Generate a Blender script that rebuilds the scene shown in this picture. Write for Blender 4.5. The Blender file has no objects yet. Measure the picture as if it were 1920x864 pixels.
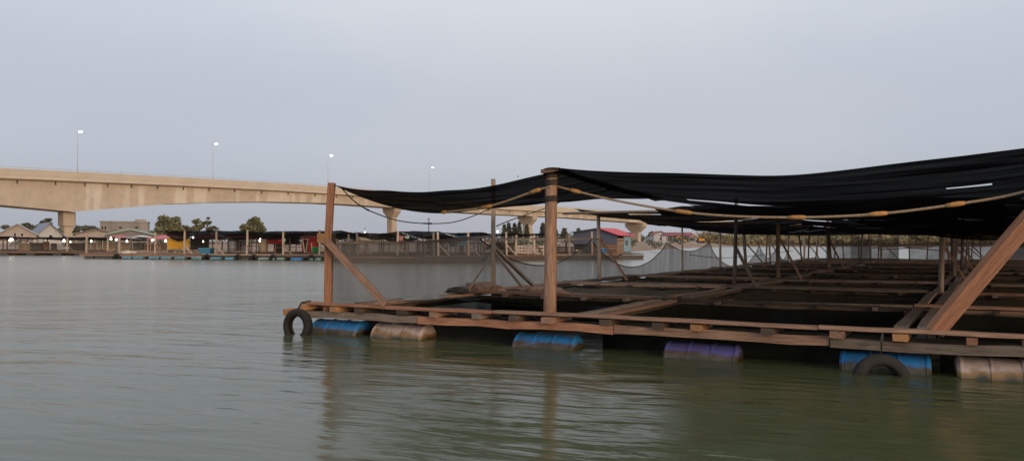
import bpy, math, random
from mathutils import Vector, Matrix, noise

random.seed(7)
R = math.radians
scene = bpy.context.scene
col = scene.collection

# ------------------------------------------------------------------ camera
CAM_H = 1.45
F = 1400.0            # focal length in photograph pixels (1920 wide)
HOR = 452.0           # row of the horizon
cam_data = bpy.data.cameras.new('camera')
cam = bpy.data.objects.new('camera', cam_data)
col.objects.link(cam)
cam.location = (0, 0, CAM_H)
cam.rotation_euler = (R(90), 0, 0)
cam_data.sensor_width = 36.0
cam_data.lens = 36.0 * F / 1920.0
cam_data.shift_y = (HOR - 432.0) / 1920.0
cam_data.clip_start = 0.05
cam_data.clip_end = 9000
scene.camera = cam

# ------------------------------------------------------------------ sky and sun
SUN_AZ, SUN_EL = 146.0, 11.0
world = bpy.data.worlds.new('World')
scene.world = world
world.use_nodes = True
wn, wl = world.node_tree.nodes, world.node_tree.links
wn.clear()
wout = wn.new('ShaderNodeOutputWorld')
wbg = wn.new('ShaderNodeBackground')
wbg.inputs['Strength'].default_value = 0.1
sky = wn.new('ShaderNodeTexSky')
sky.sky_type = 'NISHITA'
sky.sun_disc = False
sky.sun_elevation = R(SUN_EL)
sky.sun_rotation = R(SUN_AZ)
sky.air_density = 1.0
sky.dust_density = 2.0
tc = wn.new('ShaderNodeTexCoord')
sep = wn.new('ShaderNodeSeparateXYZ')
wl.new(tc.outputs['Generated'], sep.inputs[0])
ramp = wn.new('ShaderNodeValToRGB')            # overcast veil: dull at the horizon, pale higher up
ramp.color_ramp.interpolation = 'EASE'
cr = ramp.color_ramp.elements
cr[0].position = 0.0; cr[0].color = (0.395, 0.412, 0.472, 1)
cr[1].position = 0.42; cr[1].color = (0.71, 0.735, 0.80, 1)
e = cr.new(0.14); e.color = (0.50, 0.525, 0.60, 1)
wl.new(sep.outputs['Z'], ramp.inputs[0])
nz = wn.new('ShaderNodeTexNoise')
nz.inputs['Scale'].default_value = 1.7
nz.inputs['Detail'].default_value = 5.0
mp = wn.new('ShaderNodeMapping')
mp.inputs['Scale'].default_value = (1, 1, 2.6)
mp.inputs['Location'].default_value = (3.1, 0.4, 1.2)
wl.new(tc.outputs['Generated'], mp.inputs[0]); wl.new(mp.outputs[0], nz.inputs['Vector'])
tint = wn.new('ShaderNodeValToRGB')
tint.color_ramp.elements[0].position = 0.33; tint.color_ramp.elements[0].color = (9.45, 9.8, 9.95, 1)
tint.color_ramp.elements[1].position = 0.67; tint.color_ramp.elements[1].color = (10.6, 10.5, 10.3, 1)
wl.new(nz.outputs['Fac'], tint.inputs[0])
mul = wn.new('ShaderNodeMix'); mul.data_type = 'RGBA'; mul.blend_type = 'MULTIPLY'
mul.inputs[0].default_value = 1.0
wl.new(ramp.outputs[0], mul.inputs[6]); wl.new(tint.outputs[0], mul.inputs[7])
mixs = wn.new('ShaderNodeMix'); mixs.data_type = 'RGBA'
mixs.inputs[0].default_value = 0.94
wl.new(sky.outputs[0], mixs.inputs[6]); wl.new(mul.outputs[2], mixs.inputs[7])
wl.new(mixs.outputs[2], wbg.inputs['Color'])
wl.new(wbg.outputs[0], wout.inputs[0])

sun_data = bpy.data.lights.new('sun', 'SUN')
sun = bpy.data.objects.new('sun', sun_data)
col.objects.link(sun)
sun_data.energy = 1.5
sun_data.angle = R(20)
sun_data.color = (1.0, 0.70, 0.44)
sd = Vector((math.sin(R(SUN_AZ)) * math.cos(R(SUN_EL)), math.cos(R(SUN_AZ)) * math.cos(R(SUN_EL)), math.sin(R(SUN_EL))))
sun.rotation_euler = sd.to_track_quat('Z', 'Y').to_euler()
sun.location = (40, -60, 40)

scene.view_settings.view_transform = 'Standard'
scene.view_settings.look = 'None'
scene.view_settings.exposure = 0.08
scene.view_settings.gamma = 1.0
scene.view_settings.use_curve_mapping = False

# ------------------------------------------------------------------ helpers
W = {}          # object -> world matrix


def tag(o, label=None, cat=None, group=None, kind=None):
    if label: o['label'] = label
    if cat: o['category'] = cat
    if group: o['group'] = group
    if kind: o['kind'] = kind
    return o


def place(o, M, parent=None):
    if parent is not None:
        o.parent = parent
        o.matrix_basis = W[parent.as_pointer()].inverted() @ M
    else:
        o.matrix_basis = M
    W[o.as_pointer()] = M
    col.objects.link(o)
    return o


def T(p): return Matrix.Translation(Vector(p))


def thing(name, p, label, cat, group=None, rz=0.0):
    o = bpy.data.objects.new(name, None)
    o.empty_display_size = 0.2
    place(o, T(p) @ Matrix.Rotation(rz, 4, 'Z'))
    return tag(o, label, cat, group)


def mesh(name, verts, faces, m, parent=None, M=None, smooth=False, inv=False):
    """one mesh object; verts in the local frame M (default: the parent's frame, or the world)."""
    me = bpy.data.meshes.new(name)
    me.from_pydata([tuple(v) for v in verts], [], faces)
    me.update()
    if smooth:
        for p in me.polygons: p.use_smooth = True
    me.materials.append(m)
    o = bpy.data.objects.new(name, me)
    if M is None: M = W[parent.as_pointer()].copy() if parent is not None else Matrix()
    return place(o, M, parent)


def frame(p0, p1, up=(0, 0, 1)):
    p0, p1 = Vector(p0), Vector(p1)
    x = (p1 - p0); L = x.length; x.normalize()
    u = Vector(up)
    if abs(x.dot(u)) > 0.98: u = Vector((0, 1, 0))
    y = u.cross(x).normalized(); z = x.cross(y)
    M = Matrix((x, y, z)).transposed().to_4x4(); M.translation = p0
    return M, L


def beam(name, p0, p1, w, h, m, parent=None, seg=3, jit=0.006, bow=0.0, taper=1.0, up=(0, 0, 1)):
    """sawn timber: a slightly uneven box from p0 to p1."""
    M, L = frame(p0, p1, up)
    V, Fc = [], []
    for i in range(seg + 1):
        t = i / seg
        k = 1 + (taper - 1) * t
        b = bow * math.sin(math.pi * t)
        oy, oz = random.uniform(-jit, jit), random.uniform(-jit, jit) + b
        for sy, sz in ((-1, -1), (1, -1), (1, 1), (-1, 1)):
            V.append((t * L, sy * w / 2 * k + oy + random.uniform(-jit, jit) * .4, sz * h / 2 * k + oz + random.uniform(-jit, jit) * .4))
    for i in range(seg):
        a, b = i * 4, i * 4 + 4
        for j in range(4):
            k = (j + 1) % 4
            Fc.append((a + j, a + k, b + k, b + j))
    Fc.append((3, 2, 1, 0)); n = seg * 4; Fc.append((n, n + 1, n + 2, n + 3))
    return mesh(name, V, Fc, m, parent, M)


def pole(name, p0, p1, r, m, parent=None, seg=4, n=7, jit=0.006, taper=0.85, crook=0.0):
    M, L = frame(p0, p1)
    V, Fc = [], []
    ph = random.uniform(0, 6)
    for i in range(seg + 1):
        t = i / seg; k = r * (1 + (taper - 1) * t) * random.uniform(.95, 1.05)
        oy = crook * math.sin(ph + 5 * t) + random.uniform(-jit, jit); oz = crook * math.cos(ph + 4 * t) + random.uniform(-jit, jit)
        for j in range(n):
            a = j / n * math.tau
            V.append((t * L, math.cos(a) * k + oy, math.sin(a) * k + oz))
    for i in range(seg):
        for j in range(n):
            k = (j + 1) % n
            Fc.append((i * n + j, i * n + k, i * n + n + k, i * n + n + j))
    Fc.append(tuple(reversed(range(n)))); Fc.append(tuple(range(seg * n, seg * n + n)))
    o = mesh(name, V, Fc, m, parent, M, True)
    return o


def tube_data(pts, r, n=6):
    pts = [Vector(p) for p in pts]
    V, Fc = [], []
    for i, p in enumerate(pts):
        d = (pts[min(i + 1, len(pts) - 1)] - pts[max(i - 1, 0)]).normalized()
        u = Vector((0, 0, 1)) if abs(d.z) < .95 else Vector((1, 0, 0))
        y = u.cross(d).normalized(); z = d.cross(y)
        rr = r[i] if isinstance(r, (list, tuple)) else r
        for j in range(n):
            a = j / n * math.tau
            V.append(p + y * math.cos(a) * rr + z * math.sin(a) * rr)
    for i in range(len(pts) - 1):
        for j in range(n):
            k = (j + 1) % n
            Fc.append((i * n + j, i * n + k, i * n + n + k, i * n + n + j))
    Fc.append(tuple(reversed(range(n)))); Fc.append(tuple(range((len(pts) - 1) * n, len(pts) * n)))
    return V, Fc


def tube(name, pts, r, m, parent=None, n=6):
    """tube through world points; the object's origin sits at the first point."""
    p0 = Vector(pts[0])
    V, Fc = tube_data([Vector(p) - p0 for p in pts], r, n)
    return mesh(name, V, Fc, m, parent, T(p0), True)


def box_data(x0, x1, y0, y1, z0, z1):
    V = [(x0, y0, z0), (x1, y0, z0), (x1, y1, z0), (x0, y1, z0), (x0, y0, z1), (x1, y0, z1), (x1, y1, z1), (x0, y1, z1)]
    return V, [(3, 2, 1, 0), (4, 5, 6, 7), (0, 1, 5, 4), (1, 2, 6, 5), (2, 3, 7, 6), (3, 0, 4, 7)]


def box(name, b, m, parent=None, M=None):
    V, Fc = box_data(*b)
    return mesh(name, V, Fc, m, parent, M)


def sheet(name, fn, ns, nt, m, parent=None, keep=None, origin=None):
    """cloth or net: fn(s, t) gives world points."""
    o0 = Vector(origin) if origin is not None else Vector(fn(0, 0))
    V = [Vector(fn(i / ns, j / nt)) - o0 for j in range(nt + 1) for i in range(ns + 1)]
    Fc = []
    for j in range(nt):
        for i in range(ns):
            if keep and not keep((i + .5) / ns, (j + .5) / nt): continue
            a = j * (ns + 1) + i
            Fc.append((a, a + 1, a + ns + 2, a + ns + 1))
    return mesh(name, V, Fc, m, parent, T(o0), True)


def at(px, py, Y):
    return Vector(((px - 960) / F * Y, Y, CAM_H + (HOR - py) / F * Y))


def nz3(x, y, z=0.0): return noise.noise(Vector((x, y, z)))


# ------------------------------------------------------------------ materials
def new_mat(name):
    m = bpy.data.materials.new(name); m.use_nodes = True
    nt = m.node_tree
    return m, nt.nodes, nt.links, nt.nodes['Principled BSDF']


def ramp_node(n, stops):
    r = n.new('ShaderNodeValToRGB')
    el = r.color_ramp.elements
    el[0].position, el[0].color = stops[0][0], (*stops[0][1], 1)
    el[1].position, el[1].color = stops[-1][0], (*stops[-1][1], 1)
    for p, c in stops[1:-1]:
        k = el.new(p); k.color = (*c, 1)
    return r


def mat(name, c, c2=None, scale=6.0, rough=0.8, stretch=(1, 1, 1), vary=0.15, bump=0.0, spec=0.3, detail=5.0):
    """mottled two-tone material, each object a little different"""
    m, n, l, b = new_mat(name)
    c2 = c2 or tuple(x * .6 for x in c)
    t = n.new('ShaderNodeTexCoord'); mp = n.new('ShaderNodeMapping'); mp.inputs['Scale'].default_value = stretch
    oi = n.new('ShaderNodeObjectInfo')
    add = n.new('ShaderNodeVectorMath'); add.operation = 'ADD'
    l.new(t.outputs['Object'], add.inputs[0]); l.new(oi.outputs['Random'], add.inputs[1])
    l.new(add.outputs[0], mp.inputs[0])
    nx = n.new('ShaderNodeTexNoise'); nx.inputs['Scale'].default_value = scale; nx.inputs['Detail'].default_value = detail
    nx.inputs['Roughness'].default_value = 0.65
    l.new(mp.outputs[0], nx.inputs['Vector'])
    r = ramp_node(n, [(0.32, c2), (0.66, c)])
    l.new(nx.outputs['Fac'], r.inputs[0])
    hsv = n.new('ShaderNodeHueSaturation')
    mr = n.new('ShaderNodeMapRange'); mr.inputs['To Min'].default_value = 1 - vary; mr.inputs['To Max'].default_value = 1 + vary
    l.new(oi.outputs['Random'], mr.inputs[0]); l.new(mr.outputs[0], hsv.inputs['Value']); l.new(r.outputs[0], hsv.inputs['Color'])
    l.new(hsv.outputs[0], b.inputs['Base Color'])
    b.inputs['Roughness'].default_value = rough
    b.inputs['Specular IOR Level'].default_value = spec
    if bump:
        bp = n.new('ShaderNodeBump'); bp.inputs['Strength'].default_value = bump; bp.inputs['Distance'].default_value = 0.02
        l.new(nx.outputs['Fac'], bp.inputs['Height']); l.new(bp.outputs[0], b.inputs['Normal'])
    return m


def net_mat(name, c, alpha0, alpha1, scale=2.0, stretch=(1, 1, 1), trans=0.3):
    """woven netting: part of the light passes straight through the mesh"""
    m, n, l, b = new_mat(name)
    out = n['Material Output']
    t = n.new('ShaderNodeTexCoord'); mp = n.new('ShaderNodeMapping'); mp.vector_type = 'TEXTURE'; mp.inputs['Scale'].default_value = tuple(1 / x for x in stretch); mp.inputs['Rotation'].default_value = (0, 0, R(-26.1))
    l.new(t.outputs['Object'], mp.inputs[0])
    nx = n.new('ShaderNodeTexNoise'); nx.inputs['Scale'].default_value = scale; nx.inputs['Detail'].default_value = 4
    l.new(mp.outputs[0], nx.inputs['Vector'])
    mr = n.new('ShaderNodeMapRange'); mr.inputs['From Min'].default_value = .35; mr.inputs['From Max'].default_value = .7
    mr.inputs['To Min'].default_value = alpha0; mr.inputs['To Max'].default_value = alpha1
    l.new(nx.outputs['Fac'], mr.inputs[0])
    b.inputs['Base Color'].default_value = (*c, 1); b.inputs['Roughness'].default_value = .9; b.inputs['Specular IOR Level'].default_value = .08
    tl = n.new('ShaderNodeBsdfTranslucent'); tl.inputs[0].default_value = (*c, 1)
    m1 = n.new('ShaderNodeMixShader'); m1.inputs[0].default_value = trans
    l.new(b.outputs[0], m1.inputs[1]); l.new(tl.outputs[0], m1.inputs[2])
    tr = n.new('ShaderNodeBsdfTransparent')
    m2 = n.new('ShaderNodeMixShader')
    l.new(mr.outputs[0], m2.inputs[0]); l.new(tr.outputs[0], m2.inputs[1]); l.new(m1.outputs[0], m2.inputs[2])
    l.new(m2.outputs[0], out.inputs['Surface'])
    return m


def glow(name, c, s):
    m, n, l, b = new_mat(name)
    b.inputs['Base Color'].default_value = (.8, .8, .8, 1)
    b.inputs['Emission Color'].default_value = (*c, 1); b.inputs['Emission Strength'].default_value = s
    return m


def drum_mat(name, c, grime=(.07, .045, .022), level=-0.02):
    """plastic drum with a band of weed and mud above the waterline"""
    m, n, l, b = new_mat(name)
    t = n.new('ShaderNodeTexCoord'); sp = n.new('ShaderNodeSeparateXYZ')
    g = n.new('ShaderNodeNewGeometry')
    l.new(g.outputs['Position'], sp.inputs[0])
    nx = n.new('ShaderNodeTexNoise'); nx.inputs['Scale'].default_value = 5; nx.inputs['Detail'].default_value = 5
    l.new(t.outputs['Object'], nx.inputs['Vector'])
    ma = n.new('ShaderNodeMath'); ma.operation = 'MULTIPLY_ADD'; ma.inputs[1].default_value = .2
    l.new(nx.outputs['Fac'], ma.inputs[0]); l.new(sp.outputs['Z'], ma.inputs[2])
    r = ramp_node(n, [(0.10, (.03, .028, .016)), (0.16, grime), (0.2, c), (0.45, c)])
    l.new(ma.outputs[0], r.inputs[0])
    nx2 = n.new('ShaderNodeTexNoise'); nx2.inputs['Scale'].default_value = 9; nx2.inputs['Detail'].default_value = 6
    l.new(t.outputs['Object'], nx2.inputs['Vector'])
    mx = n.new('ShaderNodeMix'); mx.data_type = 'RGBA'
    mr = n.new('ShaderNodeMapRange'); mr.inputs['From Min'].default_value = .48; mr.inputs['From Max'].default_value = .72; mr.inputs['To Max'].default_value = .5
    l.new(nx2.outputs['Fac'], mr.inputs[0]); l.new(mr.outputs[0], mx.inputs[0])
    l.new(r.outputs[0], mx.inputs[6]); mx.inputs[7].default_value = (*[.5 * x + .06 for x in grime], 1)
    l.new(mx.outputs[2], b.inputs['Base Color'])
    b.inputs['Roughness'].default_value = .45
    return m


WOOD = mat('weathered_timber', (.37, .225, .155), (.17, .098, .066), 3.0, .85, (1.2, 14, 14), .3, .35)
WOODR = mat('red_timber', (.38, .19, .115), (.19, .085, .05), 3.0, .85, (1.2, 14, 14), .25, .35)
WOODG = mat('grey_timber', (.27, .215, .17), (.13, .10, .078), 3.0, .88, (1.2, 14, 14), .3, .35)
WOODD = mat('dark_wet_timber', (.115, .085, .062), (.05, .036, .026), 3.0, .8, (1.2, 14, 14), .3, .35)
WOODP = mat('pale_timber', (.50, .40, .31), (.30, .225, .165), 3.0, .85, (1.2, 14, 14), .25, .3)
WOODO = mat('orange_timber', (.48, .25, .11), (.3, .15, .07), 3.0, .85, (1.2, 14, 14), .15, .3)
NETB = net_mat('black_shade_net', (.008, .008, .0095), 1.0, .972, 1.0, (.5, 5, 1), .15)
NETD = net_mat('worn_black_net', (.012, .011, .011), .72, .97, 1.6, (1, 3, 1), .2)
NETG = net_mat('grey_side_net', (.16, .153, .142), .58, .74, 1.5, (2.2, 2.2, .35), .4)
NETP = net_mat('pen_net', (.014, .015, .011), .86, .99, 2.2, (1, 1, 1), .2)
NETC = net_mat('brown_cover_net', (.115, .088, .06), .6, .95, 1.1, (1, 1, 1), .25)
NETM = net_mat('brown_net', (.10, .08, .065), .45, .8, .8, (1, 1, 1), .4)
NETK = net_mat('dark_roof_net', (.022, .018, .017), .93, 1.0, .7, (1, 1, 1), .2)
RUBBER = mat('tyre_rubber', (.035, .031, .028), (.018, .016, .014), 8, .8, vary=.2, bump=.4)
ROPE = mat('straw_rope', (.52, .38, .25), (.35, .24, .15), 30, .9)
ROPED = mat('dark_rope', (.06, .055, .05), None, 20, .9)
TIE = mat('orange_tie', (.62, .33, .13), (.45, .22, .08), 20, .8)
DBLUE = drum_mat('blue_drum', (.025, .21, .52))
DTEAL = drum_mat('teal_drum', (.09, .33, .45))
DPURP = drum_mat('violet_drum', (.10, .095, .29))
DWHITE = drum_mat('white_drum', (.50, .40, .36), (.25, .15, .055))
DMINT = drum_mat('mint_drum', (.20, .34, .31))
DBLACK = drum_mat('black_drum', (.035, .03, .028))
CLOTHY = mat('yellow_tarp', (.75, .41, .04), (.66, .34, .035), 3, .7)
CLOTHB = mat('brown_cloth', (.07, .045, .04), None, 3, .9)
TARPG = mat('grey_tarp', (.34, .35, .36), (.16, .17, .17), 5, .6)
BUNDLE = mat('net_bundle', (.33, .21, .15), (.13, .085, .065), 9, .95, bump=.5)
BUNDLED = mat('dark_bundle', (.06, .055, .05), (.025, .022, .02), 9, .95, bump=.5)


def concrete_mat():
    m, n, l, b = new_mat('bridge_concrete')
    t = n.new('ShaderNodeTexCoord')
    mp = n.new('ShaderNodeMapping'); mp.inputs['Rotation'].default_value = (0, 0, 0); mp.inputs['Scale'].default_value = (.22, .22, .010)
    l.new(t.outputs['Object'], mp.inputs[0])
    nx = n.new('ShaderNodeTexNoise'); nx.inputs['Scale'].default_value = 1.0; nx.inputs['Detail'].default_value = 2
    l.new(mp.outputs[0], nx.inputs['Vector'])
    r = ramp_node(n, [(.40, (.51, .43, .33)), (.55, (.54, .455, .355)), (.585, (.64, .57, .465))])
    l.new(nx.outputs['Fac'], r.inputs[0])
    n2 = n.new('ShaderNodeTexNoise'); n2.inputs['Scale'].default_value = .5; n2.inputs['Detail'].default_value = 7; n2.inputs['Roughness'].default_value = .7
    l.new(t.outputs['Object'], n2.inputs['Vector'])
    mx = n.new('ShaderNodeMix'); mx.data_type = 'RGBA'; mx.blend_type = 'MULTIPLY'; mx.inputs[0].default_value = 1
    r2 = ramp_node(n, [(.3, (.82, .82, .82)), (.6, (1, 1, 1))])
    l.new(n2.outputs['Fac'], r2.inputs[0]); l.new(r.outputs[0], mx.inputs[6]); l.new(r2.outputs[0], mx.inputs[7])
    l.new(mx.outputs[2], b.inputs['Base Color']); b.inputs['Roughness'].default_value = .9
    return m


CONC = concrete_mat()
CONCP = mat('pier_concrete', (.52, .43, .33), (.44, .36, .275), .4, .9, (1, 1, .3), .04)
EDGEC = mat('parapet_concrete', (.57, .49, .385), (.50, .42, .325), .25, .9, (1, 1, 1), .04)
GREYPIPE = mat('drain_pipe_grey', (.12, .10, .085), None, 2, .7)
STEELW = mat('pale_galvanised_steel', (.55, .56, .58), (.45, .46, .48), 3, .5)
LAMPM = glow('lamp_glow', (.95, .98, 1.0), 6)
BULBM = glow('bulb_glow', (1.0, .93, .82), 4.0)

# ------------------------------------------------------------------ water
m, n, l, b = new_mat('river_water')
b.inputs['Base Color'].default_value = (.062, .072, .030, 1)
b.inputs['IOR'].default_value = 1.45
tcw = n.new('ShaderNodeTexCoord')


def wave(scale, stretch, rot, detail, dist=0.0):
    mpw = n.new('ShaderNodeMapping'); mpw.vector_type = 'TEXTURE'; mpw.inputs['Scale'].default_value = tuple(1 / x for x in stretch); mpw.inputs['Rotation'].default_value = (0, 0, R(rot))
    l.new(tcw.outputs['Object'], mpw.inputs[0])
    t = n.new('ShaderNodeTexNoise'); t.inputs['Scale'].default_value = scale; t.inputs['Detail'].default_value = detail
    t.inputs['Distortion'].default_value = dist
    l.new(mpw.outputs[0], t.inputs['Vector'])
    return t.outputs['Fac']


def mathn(op, a, bb):
    x = n.new('ShaderNodeMath'); x.operation = op
    for i, v in enumerate((a, bb)):
        if isinstance(v, (int, float)): x.inputs[i].default_value = v
        else: l.new(v, x.inputs[i])
    return x.outputs[0]


spw = n.new('ShaderNodeSeparateXYZ'); l.new(tcw.outputs['Object'], spw.inputs[0])
mrw = n.new('ShaderNodeMapRange')          # sheltered by the raft: glassier; open river: ruffled
mrw.inputs['From Min'].default_value = 9; mrw.inputs['From Max'].default_value = 34; mrw.inputs['To Min'].default_value = .16; mrw.inputs['To Max'].default_value = .26
l.new(spw.outputs['Y'], mrw.inputs[0]); l.new(mrw.outputs[0], b.inputs['Roughness'])
mxw = n.new('ShaderNodeMix'); mxw.data_type = 'RGBA'            # green by the raft; paler far out, sky reflection painted into the colour
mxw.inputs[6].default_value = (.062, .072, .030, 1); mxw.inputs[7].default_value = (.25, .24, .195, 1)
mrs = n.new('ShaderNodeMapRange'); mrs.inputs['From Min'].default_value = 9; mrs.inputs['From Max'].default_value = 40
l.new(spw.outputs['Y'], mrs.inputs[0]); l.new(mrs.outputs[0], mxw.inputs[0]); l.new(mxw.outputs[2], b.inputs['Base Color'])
w1 = wave(1.5, (.38, 1.5, 1), -14, 3, .6)
w2 = wave(4.2, (.32, 1.4, 1), -22, 3, .4)
w3 = wave(.35, (.6, 1.2, 1), 10, 2, 0)
hsum = mathn('ADD', mathn('MULTIPLY', w1, .028), mathn('ADD', mathn('MULTIPLY', w2, .012), mathn('MULTIPLY', w3, .06)))
bp = n.new('ShaderNodeBump'); bp.inputs['Strength'].default_value = 1.0; bp.inputs['Distance'].default_value = 1.0
l.new(hsum, bp.inputs['Height']); l.new(bp.outputs[0], b.inputs['Normal'])
WATER = m
wv, wf = [], []
xs = [-3000, -400, -120, -40, 0, 40, 120, 400, 3000]; ys = [-300, -40, 0, 20, 60, 120, 240, 600, 4000]
for y in ys:
    for x in xs: wv.append((x, y, 0))
for j in range(len(ys) - 1):
    for i in range(len(xs) - 1):
        a = j * len(xs) + i
        wf.append((a, a + 1, a + len(xs) + 1, a + len(xs)))
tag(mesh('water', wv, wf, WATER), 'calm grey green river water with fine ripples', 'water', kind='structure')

# ------------------------------------------------------------------ far bank
GROUND = mat('bank_soil', (.34, .24, .175), (.18, .125, .092), .35, .95, vary=0, detail=9)
shore = [(-2500, 90), (-300, 90), (-90, 88), (-60, 87), (-30, 84), (-8, 80), (6, 84), (14, 95), (22, 118), (34, 150), (50, 188), (60, 203), (95, 206), (200, 208), (420, 210), (2500, 230)]
pts = []
for a, c in zip(shore[:-1], shore[1:]):
    k = max(1, min(30, int(abs(c[0] - a[0]) / 4))) if abs(c[0] - a[0]) < 400 else 3
    for i in range(k): pts.append((a[0] + (c[0] - a[0]) * i / k, a[1] + (c[1] - a[1]) * i / k))
pts.append(shore[-1])
offs = [(-4, -.7), (0, -.12), (1.2, .12), (3, .35), (6, .6), (10, .85), (18, 1.0), (40, 1.05), (120, 1.1), (3500, 1.1)]
gv, gf = [], []
for x, y in pts:
    for o_, z_ in offs:
        gv.append((x, y + o_ + (1.6 * nz3(x * .21, o_ * .3) if o_ < 50 else 0), z_ + (.14 * nz3(x * .35, o_ * .5, 3) if 0 < o_ < 50 else 0)))
k = len(offs)
for i in range(len(pts) - 1):
    for j in range(k - 1):
        gf.append((i * k + j, i * k + k + j, i * k + k + j + 1, i * k + j + 1))
tag(mesh('river_bank', gv, gf, GROUND, smooth=True), 'low brown muddy river bank behind the floating farms', 'bank', kind='structure')

# ------------------------------------------------------------------ bridge
BR = [(-420, 133, 300, 372), (-150, 148, 308, 377), (0, 158, 315, 383), (143, 169.2, 322.2, 396.5), (227, 177, 326.5, 390), (324, 187, 331.5, 382), (420, 197, 337, 378.5), (520, 210, 343, 378),
      (620, 224, 350, 380.5), (680, 233, 354.5, 384), (757, 246.8, 362, 389.5), (850, 265, 372, 396), (944, 286, 382, 402), (1010, 302.8, 386, 405), (1076, 322, 390, 408),
      (1211, 368, 401, 418), (1310, 407, 410, 425), (1450, 470, 420, 434), (1700, 640, 434, 443)]
edge = []
for i in range(len(BR) - 1):
    a, c = BR[i], BR[i + 1]
    for j in range(4):
        t = j / 4
        q = [a[q_] + (c[q_] - a[q_]) * t for q_ in range(4)]
        P = at(q[0], q[2], q[1])
        edge.append((P, at(q[0], q[3], q[1]).z, q[0]))
q = BR[-1]; edge.append((at(q[0], q[2], q[1]), at(q[0], q[3], q[1]).z, q[0]))


def side(i):
    d = edge[min(i + 1, len(edge) - 1)][0] - edge[max(i - 1, 0)][0]
    d.z = 0; d.normalize()
    return Vector((d.y, -d.x, 0))          # towards the camera side


p1 = [e_ for e_ in edge if e_[2] == 143][0][0]
bridge = thing('road_bridge', (p1.x, p1.y, 0), 'long beige concrete road bridge with haunched girder over the river', 'bridge')


def strip(name, sec, m, i0, i1, close=True, cap=True):
    """loft a section (list of functions of edge index -> offset from edge, z) along the bridge"""
    V, Fc = [], []
    for i in range(i0, i1 + 1):
        P, zb, px = edge[i]; nn = side(i)
        for o_, z_ in sec(P.z, zb):
            V.append(Vector((P.x, P.y, 0)) - nn * o_ + Vector((0, 0, z_)))
    c = len(sec(1, 0))
    for i in range(i1 - i0):
        for j in range(c):
            k_ = (j + 1) % c
            Fc.append((i * c + j, i * c + k_, i * c + c + k_, i * c + c + j))
    Fc.append(tuple(range(c))); Fc.append(tuple(reversed(range((i1 - i0) * c, (i1 - i0) * c + c))))
    p0 = W[bridge.as_pointer()].translation
    V = [v - p0 for v in V]
    return mesh(name, V, Fc, m, bridge)


N = len(edge) - 1
DW = 11.5
strip('deck_slab', lambda zt, zb: [(.06, zt - 2.1), (.06, zt - 1.15), (DW - .06, zt - 1.15), (DW - .06, zt - 2.1), (DW - 1.6, zt - 2.45), (1.6, zt - 2.45)], EDGEC, 0, N)
strip('parapet', lambda zt, zb: [(0, zt - 1.3), (0, zt), (.3, zt), (.35, zt - 1.13)], EDGEC, 0, N)
strip('parapet', lambda zt, zb: [(DW, zt - 1.3), (DW, zt), (DW - .3, zt), (DW - .35, zt - 1.13)], EDGEC, 0, N)
strip('handrail', lambda zt, zb: [(.1, zt + .34), (.1, zt + .44), (.22, zt + .44), (.22, zt + .34)], STEELW, 0, N)
piers_px = (143, 757, 1010, 1211, 1450)
idx = [[i for i, e_ in enumerate(edge) if e_[2] == p][0] for p in piers_px]
cuts = [0] + idx + [N]
for a, c in zip(cuts[:-1], cuts[1:]):
    strip('girder', lambda zt, zb: [(1.7, zb), (1.45, zt - 2.42), (DW - 1.45, zt - 2.42), (DW - 1.7, zb)], CONC, a, c)
for i in range(2, N, 2):
    P = edge[i][0]
    if edge[i][2] > 1350: break
    nn = side(i)
    q0 = P - nn * .16
    beam('rail_post', q0, q0 + Vector((0, 0, .36)), .1, .1, STEELW, bridge, 1, 0)


for i in range(1, N, 1):
    Pq = edge[i][0]
    if edge[i][2] > 1250: break
    if i % 2 == 0: continue
    q0 = Pq - side(i) * 1.1 + Vector((0, 0, -2.3))
    tube('drain_pipe', [q0, q0 - Vector((0, 0, .75))], .13, GREYPIPE, bridge, 6)


def pier(i, colw, colt, capw, capt, caph, style):
    P, zb, px = edge[i]; nn = side(i); ax = Vector((-nn.y, nn.x, 0))
    c = Vector((P.x, P.y, 0)) - nn * (DW / 2)
    M = Matrix((nn, ax, Vector((0, 0, 1)))).transposed().to_4x4(); M.translation = c
    zb -= .02

    def prism(name, secs, parent, m_=CONCP, ch=.22):
        V, Fc = [], []
        for hw, ht, z in secs:
            k_ = min(hw, ht) * ch
            V += [(-hw + k_, -ht, z), (hw - k_, -ht, z), (hw, -ht + k_, z), (hw, ht - k_, z), (hw - k_, ht, z), (-hw + k_, ht, z), (-hw, ht - k_, z), (-hw, -ht + k_, z)]
        for s in range(len(secs) - 1):
            for j in range(8):
                k_ = (j + 1) % 8
                Fc.append((s * 8 + j, s * 8 + k_, s * 8 + 8 + k_, s * 8 + 8 + j))
        Fc.append(tuple(reversed(range(8)))); Fc.append(tuple(range(len(secs) * 8 - 8, len(secs) * 8)))
        return mesh(name, V, Fc, m_, parent, M)
    if style == 'block':
        o = prism('pier', [(colw * .78, colt * .78, -1.5), (colw * .78, colt * .78, zb - caph)], bridge)
        prism('pier_head', [(colw, colt, zb - caph), (colw, colt, zb)], o)
    else:
        o = prism('pier', [(colw, colt, -1.5), (colw, colt, zb - caph)], bridge)
        prism('pier_head', [(colw, colt, zb - caph), (capw * .96, capt, zb - caph * .38), (capw, capt * 1.02, zb - .5), (capw, capt * 1.02, zb)], o)
        for s in (-1, 1):
            prism_m = M @ Matrix.Translation((s * colw * .45, -colt - .08, 0))
            V, Fc = box_data(-.14, .14, 0, .16, -1, zb - caph - .2)
            mesh('rib', V, Fc, CONCP, o, prism_m)


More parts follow.
